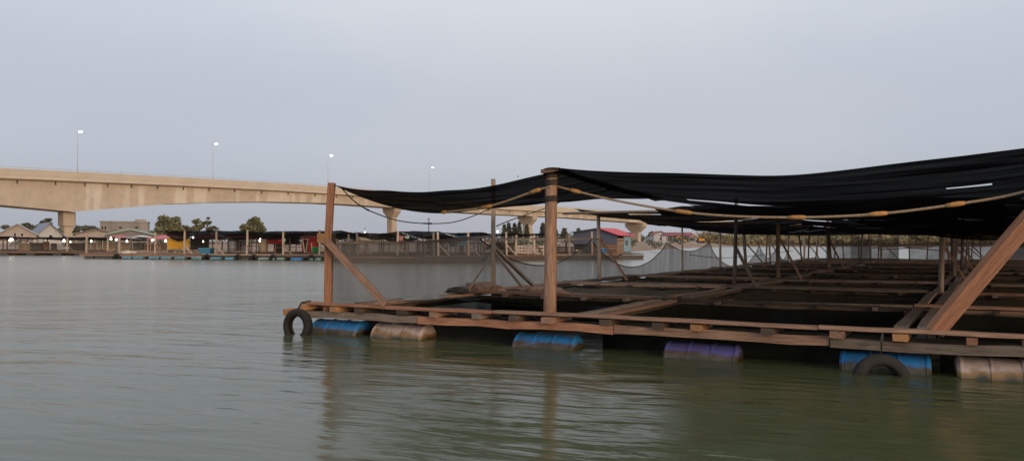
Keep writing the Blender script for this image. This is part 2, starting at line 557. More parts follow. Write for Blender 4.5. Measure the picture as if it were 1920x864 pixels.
pier(idx[0], 2.0, 1.3, 0, 0, 3.2, 'block')
pier(idx[1], 1.4, 1.1, 3.2, 1.5, 3.2, 'flare')
pier(idx[2], 1.8, 1.2, 4.2, 1.6, 3.6, 'flare')
pier(idx[3], 2.3, 1.2, 5.6, 1.9, 4.6, 'flare')
pier(idx[4], 2.3, 1.2, 5.6, 1.9, 4.0, 'flare')

for (px, Y, top, base, lab, lit) in ((148, 169.5, 249, 322.5, 'tall lit street lamp nearest the left edge, on the bridge above its thick pier', 1),
                                     (402, 195, 271.5, 336, 'lit street lamp on the bridge, second from the left', 1),
                                     (618, 223.5, 293, 350, 'lit street lamp on the bridge just above the corner post', 1),
                                     (808, 257, 315, 367, 'faint slim street lamp on the bridge above the sagging black net', 0)):
    b0 = at(px, base, Y); tp = at(px, top, Y)
    b0 = Vector((b0.x, b0.y, b0.z - 1.1)) + Vector((-.5, .4, 0)) * 1.2
    t_ = thing('street_lamp', b0, lab, 'street lamp', 'street lamps on the bridge')
    h = tp.z - b0.z
    pole('mast', b0, b0 + Vector((0, 0, h)), .085, STEELW, t_, 3, 8, 0, .6)
    tube('arm', [b0 + Vector((0, 0, h)), b0 + Vector((.35, -.3, h + .22)), b0 + Vector((1.0, -.8, h + .3))], .06, STEELW, t_)
    hd = b0 + Vector((1.25, -1.0, h + .28))
    M, L = frame(hd - Vector((.4, -.32, 0)), hd + Vector((.4, -.32, 0)))
    V, Fc = box_data(0, L, -.17, .17, 0, .14)
    hh = mesh('lamp_head', V, Fc, STEELW, t_, M)
    V, Fc = box_data(.05, L - .05, -.2, .2, -.32, -.004)
    mesh('lamp_glass', V, Fc, LAMPM if lit else glow('dim_lamp_glow', (.95, .98, 1), 1.5), hh, M)

# ------------------------------------------------------------------ near fish farm raft
C0 = Vector((-3.0, 11.7, 0)); U = Vector((.898, -.441, 0)); VV = Vector((.535, .845, 0))
U = U.normalized(); VV = VV.normalized()
BAY = 4.0


def P(u, v, z=0.0): return C0 + U * u + VV * v + Vector((0, 0, z))


def on_front(px, py, v=0.1):
    c = C0 + VV * v; k_ = (px - 960) / F
    u = (k_ * c.y - c.x) / (U.x - k_ * U.y); Q = c + U * u
    return u, Vector((Q.x, Q.y, CAM_H + (HOR - py) / F * Q.y))


def on_side(px, py, u=0.0):
    c = C0 + U * u; k_ = (px - 960) / F
    v = (k_ * c.y - c.x) / (VV.x - k_ * VV.y); Q = c + VV * v
    return v, Vector((Q.x, Q.y, CAM_H + (HOR - py) / F * Q.y))


raft = thing('fish_farm_raft', C0, 'large floating timber fish farm raft with net pens in the foreground', 'raft')
NU, NV = 5, 10


def drum_mesh(L=.92, r=.285, n=18):
    prof = [(0, 0), (0, r * .86), (.015, r * .93), (.03, r), (.05, r), (.06, r * .97), (L * .33, r * .985), (L * .335, r * 1.02), (L * .355, r * 1.02), (L * .36, r * .985),
            (L * .64, r * .985), (L * .645, r * 1.02), (L * .665, r * 1.02), (L * .67, r * .985), (L - .06, r * .97), (L - .05, r), (L - .03, r), (L - .015, r * .93), (L, r * .86), (L, 0)]
    V, Fc = [], []
    for x, rr in prof:
        for j in range(n):
            a = j / n * math.tau
            V.append((x - L / 2, math.cos(a) * rr, math.sin(a) * rr))
    for i in range(len(prof) - 1):
        for j in range(n):
            k_ = (j + 1) % n
            Fc.append((i * n + j, i * n + k_, i * n + n + k_, i * n + n + j))
    me = bpy.data.meshes.new('float_drum'); me.from_pydata(V, [], Fc); me.update()
    for p in me.polygons: p.use_smooth = True
    for e_ in me.edges:
        if e_.vertices[0] // n == e_.vertices[1] // n: e_.use_edge_sharp = True
    return me


drum_meshes = {}


def drum(p, d, m, parent, name='float_drum', scale=1.0):
    if m.name not in drum_meshes:
        me = drum_mesh(); me.materials.append(m); drum_meshes[m.name] = me
    M, L = frame(p, Vector(p) + Vector(d))
    M = M @ Matrix.Rotation(random.uniform(0, 6), 4, 'X') @ Matrix.Scale(scale, 4)
    o = bpy.data.objects.new(name, drum_meshes[m.name])
    return place(o, M, parent)


ZT = .48            # top of the front walkway
wd = [WOOD, WOODG, WOOD, WOODR]
# front edge: stringers, joists, planks
u = -.52
while u < 18:
    L = random.uniform(1.5, 3.4)
    if u < 0: L = 2.3
    beam('stringer', P(u, .04, .305 + random.uniform(-.012, .012)), P(u + L, .04, .305 + random.uniform(-.012, .012)), .075, .105, random.choice((WOOD, WOODR, WOODG, WOODR, WOODD, WOOD)), raft, 6, .014)
    beam('stringer', P(u, .36, .305), P(u + L, .36, .305), .075, .105, WOODD, raft, 3)
    u += L + .012
u = -.35
while u < 17.5:
    beam('joist', P(u, -.04 + random.uniform(-.05, .02), .40), P(u, .46, .40), random.uniform(.08, .16), .075, random.choice((WOODR, WOODO, WOOD, WOODD, WOODG)), raft, 2, .008)
    u += random.uniform(.45, .85)
for r_, (v, w) in enumerate(((.05, .17), (.24, .15))):
    u = (-.3, -.55)[r_]
    while u < 18:
        L = random.uniform(2.6, 4.2)
        beam('plank', P(u, v + random.uniform(-.012, .012), ZT - .02 - .03 * r_ + random.uniform(0, .012)), P(u + L, v + random.uniform(-.012, .012), ZT - .02 - .03 * r_ + random.uniform(-.004, .014)), w, .034,
             random.choice((WOOD, WOODG, WOODR, WOODP, WOOD)) if r_ == 0 else WOODD, raft, 6, .006, bow=random.uniform(-.012, .012))
        u += L + random.uniform(.005, .03)
beam('stringer', P(-.52, -.2, .33), P(-.52, 1.2, .33), .1, .1, WOODO, raft, 3)
# inner walkways along u
for k_ in range(1, NV + 1):
    v0 = k_ * BAY
    for j in range(NU):
        a, c = j * BAY - .1, (j + 1) * BAY - .12
        z0 = ZT - .05 + random.uniform(-.02, .02)
        for dv, w in ((-.17, .10), (.17, .12)):
            beam('plank', P(a, v0 + dv + random.uniform(-.03, .03), z0 + random.uniform(-.02, .02)), P(c, v0 + dv + random.uniform(-.03, .03), z0 + random.uniform(-.02, .02)), w, .045, random.choice((WOODG, WOOD, WOODD, WOODG)), raft, 4, .007,
                 bow=random.uniform(-.03, .01))
        beam('stringer', P(a, v0 - .23, .33), P(c, v0 - .23, .33), .08, .12, WOODD, raft, 3)
        if k_ < 7:
            for q_ in range(5):
                beam('joist', P(a + .3 + q_ * .8, v0 - .36, .40), P(a + .3 + q_ * .8 + random.uniform(-.1, .1), v0 + .34, .40), .07, .055, random.choice((WOODD, WOODG)), raft, 1, .004)
# inner walkways along v
for j in range(NU + 1):
    u0 = j * BAY + (.12 if j else .18)
    for k_ in range(NV):
        a, c = k_ * BAY + .74 if k_ == 0 else k_ * BAY + .34, (k_ + 1) * BAY - .34
        z0 = ZT - .06 + random.uniform(-.02, .02)
        for du, w in ((-.12, .14), (.12, .14)):
            beam('plank', P(u0 + du, a, z0 + random.uniform(-.015, .015)), P(u0 + du + random.uniform(-.04, .04), c, z0 + random.uniform(-.015, .015)), w, .045, random.choice((WOODG, WOOD, WOODG, WOODD)), raft, 4, .007, bow=random.uniform(-.03, .01))
        beam('stringer', P(u0 + .2, a, .33), P(u0 + .2, c, .33), .08, .12, WOODD, raft, 2)
# floats under the front edge
for px, m_, dz in ((640, DBLUE, 0), (757, DWHITE, 0), (1028, DBLUE, -.03), (1318, DPURP, -.03), (1658, DBLUE, -.01), (1885, DWHITE, 0)):
    u, q = on_front(px, 452, .3)
    drum(P(u, .3, -.08 + dz), U, m_, raft)
drum(P(11.0, .3, -.03), U, DBLUE, raft); drum(P(13.2, .3, -.03), U, DWHITE, raft); drum(P(15.5, .3, -.03), U, DBLUE, raft)
for k_ in range(1, 8):
    for j in range(NU):
        if random.random() < .75:
            drum(P(j * BAY + random.uniform(.9, 2.9), k_ * BAY, -.02), U, random.choice((DBLUE, DTEAL, DBLACK, DBLUE)), raft)
for k_ in range(NV):
    drum(P(.2, k_ * BAY + random.uniform(1.2, 2.8), -.02), VV, random.choice((DBLUE, DTEAL, DBLACK)), raft)
# pen nets
for j in range(NU):
    for k_ in range(NV):
        u0, u1, v0, v1 = j * BAY + .42, (j + 1) * BAY - .2, k_ * BAY + (.5 if k_ == 0 else .32), (k_ + 1) * BAY - .32
        z1 = ZT - .1
        V, Fc = [], []
        ring = []
        n_ = 6
        for (a, c) in (((u0, v0), (u1, v0)), ((u1, v0), (u1, v1)), ((u1, v1), (u0, v1)), ((u0, v1), (u0, v0))):
            for i in range(n_):
                t = i / n_; ring.append((a[0] + (c[0] - a[0]) * t, a[1] + (c[1] - a[1]) * t, math.sin(math.pi * t)))
        org = P(u0, v0, 0)
        for lev in range(3):
            for (a, c, s) in ring:
                z = (z1 - .035 * s * random.uniform(.3, 1), .12, -.5)[lev]
                V.append(P(a, c, z) - org)
        m_ = len(ring)
        for lev in range(2):
            for i in range(m_):
                i2 = (i + 1) % m_
                Fc.append((lev * m_ + i, lev * m_ + i2, lev * m_ + m_ + i2, lev * m_ + m_ + i))
        mesh('pen_net', V, Fc, NETP, raft, T(org), True)
        if k_ >= 1:
            def cov(s, t, u0=u0, u1=u1, v0=v0, v1=v1, q_=j * 7 + k_):
                return P(u0 + (u1 - u0) * s, v0 + (v1 - v0) * t, z1 - .03 - .16 * math.sin(math.pi * s) ** .7 * math.sin(math.pi * t) ** .7 + .05 * nz3(s * 4, t * 4, q_))
            sheet('cover_net', cov, 8, 8, NETC, raft)

# posts
POSTS = {}


def post(u, v, z1, w, m_, lean=(0, 0), z0=.3, round_=False):
    p0, p1_ = P(u, v, z0), P(u + lean[0], v + lean[1], z1)
    o = pole('post', p0, p1_, w * .5, m_, raft, 5, 8, .004, .9) if round_ else beam('post', p0, p1_, w, w * .85, m_, raft, 5, .006)
    return o


# corner post: two lengths lashed together
beam('post', P(.03, .12, .3), P(.07, .12, 1.58), .115, .1, WOODR, raft, 5, .006)
beam('post', P(.10, .05, 1.36), P(.17, .05, 2.36), .105, .09, WOODR, raft, 4, .006)
beam('tie_block', P(-.03, -.02, 1.5), P(.16, -.02, 1.5), .06, .14, WOODO, raft, 1, .004)
tube('lashing', [P(.08, .1, 1.42) + Vector((.095 * math.cos(a * .7), .095 * math.sin(a * .7), a * .004)) for a in range(45)], .014, ROPED, raft, 5)
beam('brace', P(.12, .0, 1.46), P(1.25, -.0, ZT + .02), .1, .06, WOOD, raft, 4, .005, up=(0, 1, 0))
# middle front post
mp_ = post(3.80, .2, 2.42, .18, WOOD, (.02, 0), round_=True)
for z in (2.3, 2.2, 1.98):
    tube('lashing', [P(3.81, .2, z) + Vector((.095 * math.cos(a * .7), .095 * math.sin(a * .7), a * .003)) for a in range(30)], .012, ROPED, raft, 5)
beam('cross_head', P(3.72, .12, 2.4), P(3.98, .12, 2.41), .06, .05, WOOD, raft, 2, .005)
# right front post (outside the picture) with its heavy brace
post(9.75, .2, 2.45, .16, WOOD, round_=True)
beam('brace', P(8.38, .12, ZT - .01), P(9.72, .16, 2.36), .16, .12, WOODR, raft, 4, .006, up=(0, 1, 0))
beam('brace', P(9.75, 2.2, ZT - .05), P(9.75, .3, 1.9), .1, .08, WOODR, raft, 3, .006)
post(13.9, .2, 2.45, .15, WOOD, round_=True)
# side and inner posts
v_, q_ = on_side(925, 400, .3)
post(.3, v_, 2.72, .09, WOODP)
beam('brace', P(.3, v_, 1.35), P(.34, v_ + 1.5, ZT), .085, .05, WOODG, raft, 3)
beam('brace', P(.3, v_, 1.25), P(.9, v_ + .15, ZT), .08, .05, WOODG, raft, 3)
beam('brace', P(.25, v_, 1.15), P(.2, v_ - .75, ZT), .03, .03, WOODG, raft, 3)
for (u, v) in ((.2, 9.6), (.2, 16), (.2, 20.3), (.2, 24), (.2, 28.2), (.2, 32), (.2, 36), (.2, 40), (4.1, 8), (4.1, 12.2), (4.1, 20), (4.1, 28), (4.1, 36), (8.1, 8), (8.1, 16), (8.1, 24), (8.1, 32), (8.1, 40),
               (12.1, 4), (12.1, 12), (12.1, 20), (12.1, 30), (12.1, 38), (16.1, 8), (16.1, 16), (16.1, 24)):
    du, dv = random.uniform(-.12, .12), random.uniform(-.1, .1)
    post(u, v, random.uniform(2.2, 2.5), random.uniform(.07, .11), random.choice((WOODG, WOODP, WOODP)), (du, dv), round_=random.random() < .5)
    if random.random() < .75:
        beam('brace', P(u, v, random.uniform(1.2, 1.6)), P(u + random.uniform(.5, .9), v + random.uniform(-.3, .3), ZT - .04), .06, .045, random.choice((WOODG, WOOD)), raft, 2)
# rails tying the side posts
beam('rail', P(.1, .2, 1.42), P(.3, v_, 1.55), .03, .03, WOODG, raft, 5, .01, bow=-.05)
beam('rail', P(.3, v_, 1.5), P(.2, 9.6, 1.5), .035, .035, WOODG, raft, 5, .01)
for a, c in ((9.6, 16), (16, 20.3), (20.3, 24), (24, 28.2), (28.2, 32), (32, 36), (36, 40)):
    beam('rail', P(.2, a, 2.1), P(.2, c, 2.1), .045, .045, WOODG, raft, 4, .01)
for k_ in (8, 16, 24, 32):
    pole('rail', P(0, k_, 2.14), P(8.2, k_ + .1, 2.16), .035, WOODG, raft, 5, 6, .01, .9)
    pole('rail', P(8.2, k_ + .1, 2.16), P(16.2, k_, 2.16), .035, WOODG, raft, 5, 6, .01, .9)

for i in range(26):
    u, v = random.uniform(.3, 15), random.uniform(22, 40)
    pole('post', P(u, v, .4), P(u + random.uniform(-.15, .15), v, random.uniform(1.7, 2.2)), .035, random.choice((WOODG, WOOD)), raft, 3, 6)
for i in range(12):
    u, v = random.uniform(.5, 13), random.uniform(24, 40)
    pole('rail', P(u, v, random.uniform(.9, 1.5)), P(u + random.uniform(2, 3.5), v + random.uniform(-.4, .4), random.uniform(.9, 1.5)), .03, random.choice((WOODG, WOOD)), raft, 3, 6)


# shade nets: each panel a thing of its own
def canopy(u0, u1, v0, v1, zf, label, m_=NETB, sagu=.16, sagv=.12, seed=0, nu=26, nv=26, wob=.12, tear=.47, bays=BAY, keep=None, off=.1, tear0=0.0):
    def fn(s, t):
        u = u0 + (u1 - u0) * s
        v = v0 + (v1 - v0) * t
        v += wob * nz3(u * .55, t * 3, seed) * 1.3 * (0.35 + abs(t - .5) * 1.3)
        u += wob * nz3(v * .6, s * 3, seed + 9) * (abs(s - .5) * 2) ** 3
        ph = ((u - off) / bays) % 1.0
        z = zf(s, t) - sagu * 4 * ph * (1 - ph) - sagv * 4 * t * (1 - t)
        z += .026 * nz3(u * .8, v * .8, seed + 3) + .02 * nz3(u * .5, v * 4.3, seed + 5)
        return P(u, v, z)
    def whole(s, t):
        u, v = u0 + (u1 - u0) * s, v0 + (v1 - v0) * t
        return nz3(u * .55 + seed * 3.7, v * 3.4, seed) < tear + (.5 if t < tear0 else 0)
    o = sheet('shade_net', fn, nu * 2, nv, m_, keep=whole)
    return tag(o, label, 'shade net', 'black shade nets over the near raft')


def canopy_a(s, t):
    # corner panel: front edge sags between the two posts, left edge hangs in a belly
    u, v = .18 + 3.9 * s, .05 + 4.1 * t
    zf = 2.34 + .08 * s - .21 * (4 * s * (1 - s)) ** .9
    zr = 2.06 + .14 * s + .1 * 4 * s * (1 - s)
    z = zf + (zr - zf) * t - .17 * 4 * t * (1 - t) * (1 - s) ** 1.2 - .05 * 4 * t * (1 - t)
    v *= (1 - .12 * (1 - s)) * (.02 + .98 * 1)
    z += .03 * nz3(u * 1.3, v * 1.1, 4) * min(1, 4 * s) + .02 * nz3(u * 1.5, v * 6, 8) * min(1, 5 * s)
    return P(u + .14 * t * (1 - s), v, z)


tag(sheet('shade_net', canopy_a, 30, 16, NETB), 'black shade net sagging between the corner post and the middle front post', 'shade net', 'black shade nets over the near raft')
canopy(3.78, 13.9, .05, 4.3, lambda s, t: 2.44 + .08 * s - (.24 + .1 * min(1, s * 4)) * t, 'long black shade net along the front, running from the middle post out of the picture', sagu=.22, sagv=.03, seed=1, nu=60, bays=5.85, off=3.9, wob=.05, tear0=.45)
canopy(3.5, 14.5, 4.25, 8.1, lambda s, t: 2.13 + .05 * t, 'black shade net in the second row behind the front net', sagu=.08, sagv=.16, seed=2, nu=50, wob=.28)
canopy(.1, 15.5, 8.3, 12.3, lambda s, t: 2.26 - .10 * t, 'black shade net in the third row, its left end over the bridge deck', sagu=.12, sagv=.10, seed=3, nu=60, wob=.3)
canopy(0, 16, 12.2, 16.4, lambda s, t: 2.16 - .12 * t * (1 - s), 'black shade net of the fourth row, drooping over the red roofed pavilion', sagu=.16, sagv=.14, seed=4, nu=60, wob=.28)
canopy(0, 16, 16.5, 20.8, lambda s, t: 2.03, 'black shade net of the fifth row above the nipa palms', sagu=.16, sagv=.2, seed=5, nu=60)
canopy(-.1, 16, 21, 26.3, lambda s, t: 2.0, 'black shade net of the sixth row, far back on the raft', sagu=.12, sagv=.18, seed=6, nu=60)
canopy(-.1, 16, 26.6, 32.8, lambda s, t: 2.05, 'worn black shade net second from the far end of the raft', NETD, sagu=.14, sagv=.2, seed=7, nu=60)
canopy(.2, 14, 33.1, 40, lambda s, t: 2.12, 'worn black shade net at the far end of the raft', NETD, sagu=.15, sagv=.2, seed=8, nu=60)
# the deep belly of an old net at the right


def belly(s, t):
    u, v = 5.6 + 6.8 * s, 4.6 + 3.2 * t
    d = math.sin(math.pi * min(1, s / .62) * .98) ** .8 if s < .62 else max(0, 1 - (s - .62) * 1.1) * .05
    z = 2.14 - .68 * (math.sin(math.pi * s) ** 1.2) * (math.sin(math.pi * t) ** .7) + .03 * nz3(u * 1.2, v * 2, 6)
    return P(u, v, z)


tag(sheet('shade_net', belly, 30, 14, NETD), 'old worn net hanging in a deep belly under the roof at the right', 'shade net', 'black shade nets over the near raft')

# side netting with sagging top edges
def side_net(v0, v1, zt0, zt1, sag, label, m_=NETG, u0=-.02, z0=.36, e=1.0):
    def fn(s, t):
        v = v0 + (v1 - v0) * s
        top = zt0 + (zt1 - zt0) * s - sag * (4 * s * (1 - s)) ** e
        top = max(top, z0 + .02)
        z = z0 + (top - z0) * t
        return P(u0 + .05 * nz3(v * 1.3, z * 1.5, 2), v, z)
    o = sheet('side_net', fn, 24, 8, m_)
    tag(o, label, 'net', 'grey nets hung along the side of the near raft')
    tp = [Vector(fn(i / 24, 1)) for i in range(25)]
    tube('top_rope', tp, .014, ROPED, o, 5)
    return o


side_net(.25, v_, 1.44, 1.56, .06, 'grey side net between the corner post and the tall thin post')
side_net(v_, 9.6, 1.5, 1.5, .62, 'grey side net with a low sagging top behind the middle post')
side_net(9.62, 15.2, 1.42, 1.42, .74, 'grey side net with a deep round dip below the red roofed shed')
side_net(15.22, 19.6, 1.38, 1.4, .3, 'grey side net with a shallow dip below the pavilion')
side_net(19.62, 27, 1.4, 1.3, .98, 'grey side net sagging down to the planks near the nipa palms', e=.7)
side_net(27.02, 30.5, 1.25, 1.25, .6, 'small grey side net far along the raft')
side_net(30.52, 33.2, 1.25, 1.2, .72, 'last grey side net at the far end of the raft')


hang_lab = ('left of a leaning pole', 'behind the rope', 'at the far end', 'beside the palm thicket', 'right of the belly net', 'furthest to the right', 'low over the planks')
for i, (u0, u1, v, za, zb, sg) in enumerate(((3.0, 5.2, 33, 1.9, 1.8, .35), (5.4, 8.0, 36, 1.95, 1.9, .5), (1.0, 3.4, 38, 1.9, 1.7, .4), (8.2, 11.5, 33, 1.9, 1.95, .5), (11.6, 14.6, 36, 1.9, 1.9, .35), (9.5, 12.2, 24, 1.9, 1.85, .55), (12.4, 15.5, 27, 1.9, 1.9, .4))):
    def fn(s, t, u0=u0, u1=u1, v=v, za=za, zb=zb, sg=sg):
        top = za + (zb - za) * s - sg * 4 * s * (1 - s)
        return P(u0 + (u1 - u0) * s, v + .15 * nz3(s * 3, t * 2, v), .45 + (top - .45) * t)
    tag(sheet('hanging_net', fn, 16, 6, NETM), 'brown translucent net hanging under the roof of the near raft, %s' % hang_lab[i], 'net', 'brown nets hanging inside the near raft')


def rope(name, pts, r, m_, label, ties=(), tie_m=None, group=None):
    o = tube(name, pts, r, m_)
    tag(o, label, 'rope', group)
    for i0, i1 in ties:
        tube('tie', pts[i0:i1 + 1], [r * 1.25] + [r * 1.7] * max(1, i1 - i0 - 1) + [r * 1.25], tie_m or TIE, o, 7)
    return o


def smooth_pts(pts, k=6):
    out = []
    n_ = len(pts)
    for i in range(n_ - 1):
        p0, p1_, p2, p3 = pts[max(i - 1, 0)], pts[i], pts[i + 1], pts[min(i + 2, n_ - 1)]
        for j in range(k):
            t = j / k
            out.append(.5 * ((2 * p1_) + (p2 - p0) * t + (2 * p0 - 5 * p1_ + 4 * p2 - p3) * t * t + (3 * p1_ - p0 - 3 * p2 + p3) * t ** 3))
    out.append(pts[-1])
    return out


fr = [on_front(px, py, .32)[1] for px, py in ((1043, 349), (1078, 358), (1160, 377), (1272, 396), (1370, 405), (1500, 407.5), (1640, 401.5), (1785, 384), (1925, 358))]
fr.append(P(9.75, .2, 2.25))
ps = smooth_pts(fr, 12)
rope('rope', ps, .017, ROPE, 'straw coloured rope with orange ties sagging under the long front net', [(10, 14), (35, 39), (58, 61), (71, 74), (83, 86)])
lf = [at(1033, 350, 10.1), at(1005, 357.5, 10.3), at(915, 387, 10.9), at(828, 398, 11.5)]
ps = smooth_pts(lf, 12)
rope('rope', ps, .018, ROPE, 'straw coloured rope with orange ties running left from the middle post', [(10, 14), (23, 26), (34, 36)])
dk = [at(640, 352, 11.85), at(665, 378, 12.3), at(700, 398, 12.8), at(760, 416, 13.4), at(840, 418, 14.2), at(890, 404, 14.8), at(924, 388, 15.5)]
ps = smooth_pts(dk, 5)
rope('rope', ps, .010, ROPED, 'thin dark rope hanging slack below the corner net', [(8, 9), (17, 18)], ROPED)
dk = [at(930, 424, 15.6), at(965, 410, 16.2), at(1018, 392, 16.8), at(1052, 378, 17.2)]
rope('rope', smooth_pts(dk, 4), .012, ROPED, 'short dark rope slanting up behind the middle post')
dk = [P(.1, 17, .98), P(.1, 20, .82), P(.1, 24, .78), P(.2, 29, .86), P(.2, 33, .95)]
rope('rope', smooth_pts(dk, 4), .012, ROPED, 'dark mooring line strung low across the far side nets')


# tyres
def tyre(p, axis, R_, r_, label, name='tyre_fender'):
    M, L = frame(p, Vector(p) + Vector(axis))
    V, Fc = [], []
    prof = [(-.75, -.62), (-.95, -.1), (-.88, .55), (-.7, .85), (-.35, .97), (0, 1.0), (.35, .97), (.7, .85), (.88, .55), (.95, -.1), (.75, -.62), (.5, -.5), (.62, 0), (.55, .5), (.3, .75), (0, .8), (-.3, .75), (-.55, .5), (-.62, 0), (-.5, -.5)]
    n_ = 48; k_ = len(prof)
    for i in range(n_):
        a = i / n_ * math.tau
        for x, y in prof:
            rr = R_ + y * r_ * (1 if y < .9 or i % 2 else .93)
            V.append((x * r_, math.cos(a) * rr, math.sin(a) * rr))
    for i in range(n_):
        i2 = (i + 1) % n_
        for j in range(k_):
            j2 = (j + 1) % k_
            Fc.append((i * k_ + j, i * k_ + j2, i2 * k_ + j2, i2 * k_ + j))
    o = mesh(name, V, Fc, RUBBER, None, M, True)
    tag(o, label, 'tyre', 'old tyres hung on the near raft')
    return o


u, q = on_front(566, 600, 0)
t_ = tyre(P(u + .12, -.2, .13), Vector((-.45, -.89, .05)), .2, .07, 'worn black tyre hanging from the left corner of the near raft')
tube('hanger', [P(u + .12, -.2, .39), P(u + .12, -.12, .49), P(u + .13, .05, .5)], .015, ROPED, t_, 5)
u, q = on_front(1655, 660, 0)
t_ = tyre(P(u, -.15, -.07), Vector((-.2, -.97, .1)), .22, .08, 'worn black tyre half sunk against a blue drum at the right')
tube('hanger', [P(u, -.15, .2), P(u, -.1, .36), P(u, .0, .44)], .015, ROPED, t_, 5)


# heaps of net and tarp on the walkways
def heap(name, p, rx, ry, rz, m_, label, cat, seed=0, rot=0.0, sharp=5.0):
    V, Fc = [], []
    n_, k_ = 22, 9
    for j in range(k_ + 1):
        ph = j / k_ * math.pi / 2
        for i in range(n_):
            a = i / n_ * math.tau
            d = Vector((math.cos(a) * math.cos(ph), math.sin(a) * math.cos(ph), math.sin(ph)))
            s = 1 + .35 * nz3(d.x * 2.2 + seed, d.y * 2.2, d.z * 2.2) + .16 * nz3(d.x * sharp + seed, d.y * sharp, d.z * sharp)
            V.append((d.x * rx * s, d.y * ry * s, max(0, d.z * rz * s)))
    for j in range(k_):
        for i in range(n_):
            i2 = (i + 1) % n_
            Fc.append((j * n_ + i, j * n_ + i2, j * n_ + n_ + i2, j * n_ + n_ + i))
    Fc.append(tuple(reversed(range(n_))))
    o = mesh(name, V, Fc, m_, None, T(p) @ Matrix.Rotation(rot, 4, 'Z'), True)
    return tag(o, label, cat)


vv_, q = on_side(905, 545, .2)
UR = math.atan2(U.y, U.x)
heap('net_heap', P(.2, vv_, ZT - .03), .5, .28, .17, BUNDLE, 'heap of brown net at the foot of the tall thin side post', 'net heap', 1, UR)
heap('net_heap', P(.12, vv_ - .75, ZT - .03), .26, .2, .1, BUNDLED, 'small dark heap of net left of the brown heap', 'net heap', 5, UR)
heap('net_heap', P(1.55, 4.05, ZT - .03), .55, .22, .12, BUNDLE, 'flat brown net heap just behind the middle front post', 'net heap', 3, UR)
heap('tarp_heap', P(.45, 1.9, ZT - .04), .5, .2, .05, TARPG, 'crumpled grey plastic sheet beside the corner brace', 'tarp', 9, UR + 1.2, 9)


def drape(s, t):
    u, v = .55 + 1.6 * s, 2.2 + 1.5 * t
    z = .42 - .26 * t * (.3 + s) + .05 * nz3(u * 2, v * 2, 1)
    return P(u, v, z)


tag(sheet('draped_net', drape, 16, 10, NETP), 'dark green net draped into the first pen behind the corner brace', 'net')

# ------------------------------------------------------------------ far rafts
def ray_on(px, A, B):
    D = B - A; k_ = (px - 960) / F
    t = (k_ * A.y - A.x) / (D.x - k_ * D.y)
    return A + D * t, t


def far_raft(label, pxa, Ya, pxb, Yb, depth, drums, posts, zt=.42, rows=3, tyres=(), wood=None, name='fish_farm_raft', skirt=.75):
    A = Vector(((pxa - 960) / F * Ya, Ya, 0)); B = Vector(((pxb - 960) / F * Yb, Yb, 0))
    d = (B - A).normalized(); bk = Vector((-d.y, d.x, 0))
    L = (B - A).length
    rt = thing(name, A, label, 'raft', 'floating fish farm rafts')
    Z = lambda p, z: Vector((p.x, p.y, z))
    wood = wood or [WOOD, WOODP, WOODG]
    for r_ in range(rows + 1):
        off = depth * r_ / rows
        s = -.5
        while s < L:
            e_ = min(L + .3, s + random.uniform(5, 7))
            for o_, z, w in ((0, zt, .22), (.5, zt + .02, .22)):
                p = A + bk * (off + o_)
                beam('plank', Z(p + d * s, z + random.uniform(-.03, .03)), Z(p + d * e_, z + random.uniform(-.03, .03)), w, .07, random.choice(wood), rt, 4, .015)
            p = A + bk * (off - .05)
            beam('stringer', Z(p + d * s, zt - .13), Z(p + d * e_, zt - .13), .1, .12, random.choice((WOODD, WOOD)), rt, 3, .012)
            s = e_ + .02
    s = -.3
    while s < L:
        e_ = min(L + .2, s + 6)
        p = A + bk * skirt
        beam('skirt_board', Z(p + d * s, .1), Z(p + d * e_, .1), .06, .46, WOODD, rt, 3, .02)
        s = e_ + .02
    s = 0
    while s < L:
        beam('plank', Z(A + d * s, zt - .035), Z(A + d * s + bk * depth, zt - .035), .4, .06, random.choice(wood), rt, 2, .01)
        s += 4.0
    for px, m_ in drums:
        q, t = ray_on(px, A + bk * .08, B + bk * .08)
        drum(Z(q, -.02), d, m_, rt)
    for px, zh, br in posts:
        q, t = ray_on(px, A + bk * .15, B + bk * .15)
        lean = random.uniform(-.06, .06)
        beam('post', Z(q, zt - .1), Z(q + d * lean, zh), .125, .11, random.choice((WOODP, WOODP, WOODG)), rt, 3, .01)
        if br:
            beam('brace', Z(q, zt + .75 * random.uniform(.8, 1.2)), Z(q + d * .75 * br, zt + .02), .1, .08, random.choice((WOODP, WOODG)), rt, 2, .006)
        # the post behind
        q2 = q + bk * depth * .5 + d * random.uniform(-.8, .8)
        pole('post', Z(q2, zt - .1), Z(q2, zh - .15), .06, random.choice((WOODG, WOOD)), rt, 2)
        q2 = q + bk * depth * .98 + d * random.uniform(-.8, .8)
        pole('post', Z(q2, zt - .1), Z(q2, zh - .15), .06, random.choice((WOODG, WOOD)), rt, 2)
    for px in tyres:
        q, t = ray_on(px, A - bk * .12, B - bk * .12)
        M, L_ = frame(Z(q, .12), Z(q, .12) - bk)
        V, Fc = [], []
        for i in range(20):
            a = i / 20 * math.tau
            for j in range(8):
                b_ = j / 8 * math.tau
                rr = .25 + .1 * math.cos(b_)
                V.append((.1 * math.sin(b_), math.cos(a) * rr, math.sin(a) * rr))
        for i in range(20):
            for j in range(8):
                i2, j2 = (i + 1) % 20, (j + 1) % 8
                Fc.append((i * 8 + j, i * 8 + j2, i2 * 8 + j2, i2 * 8 + j))
        mesh('tyre', V, Fc, RUBBER, rt, M, True)
    return rt, A, B, d, bk


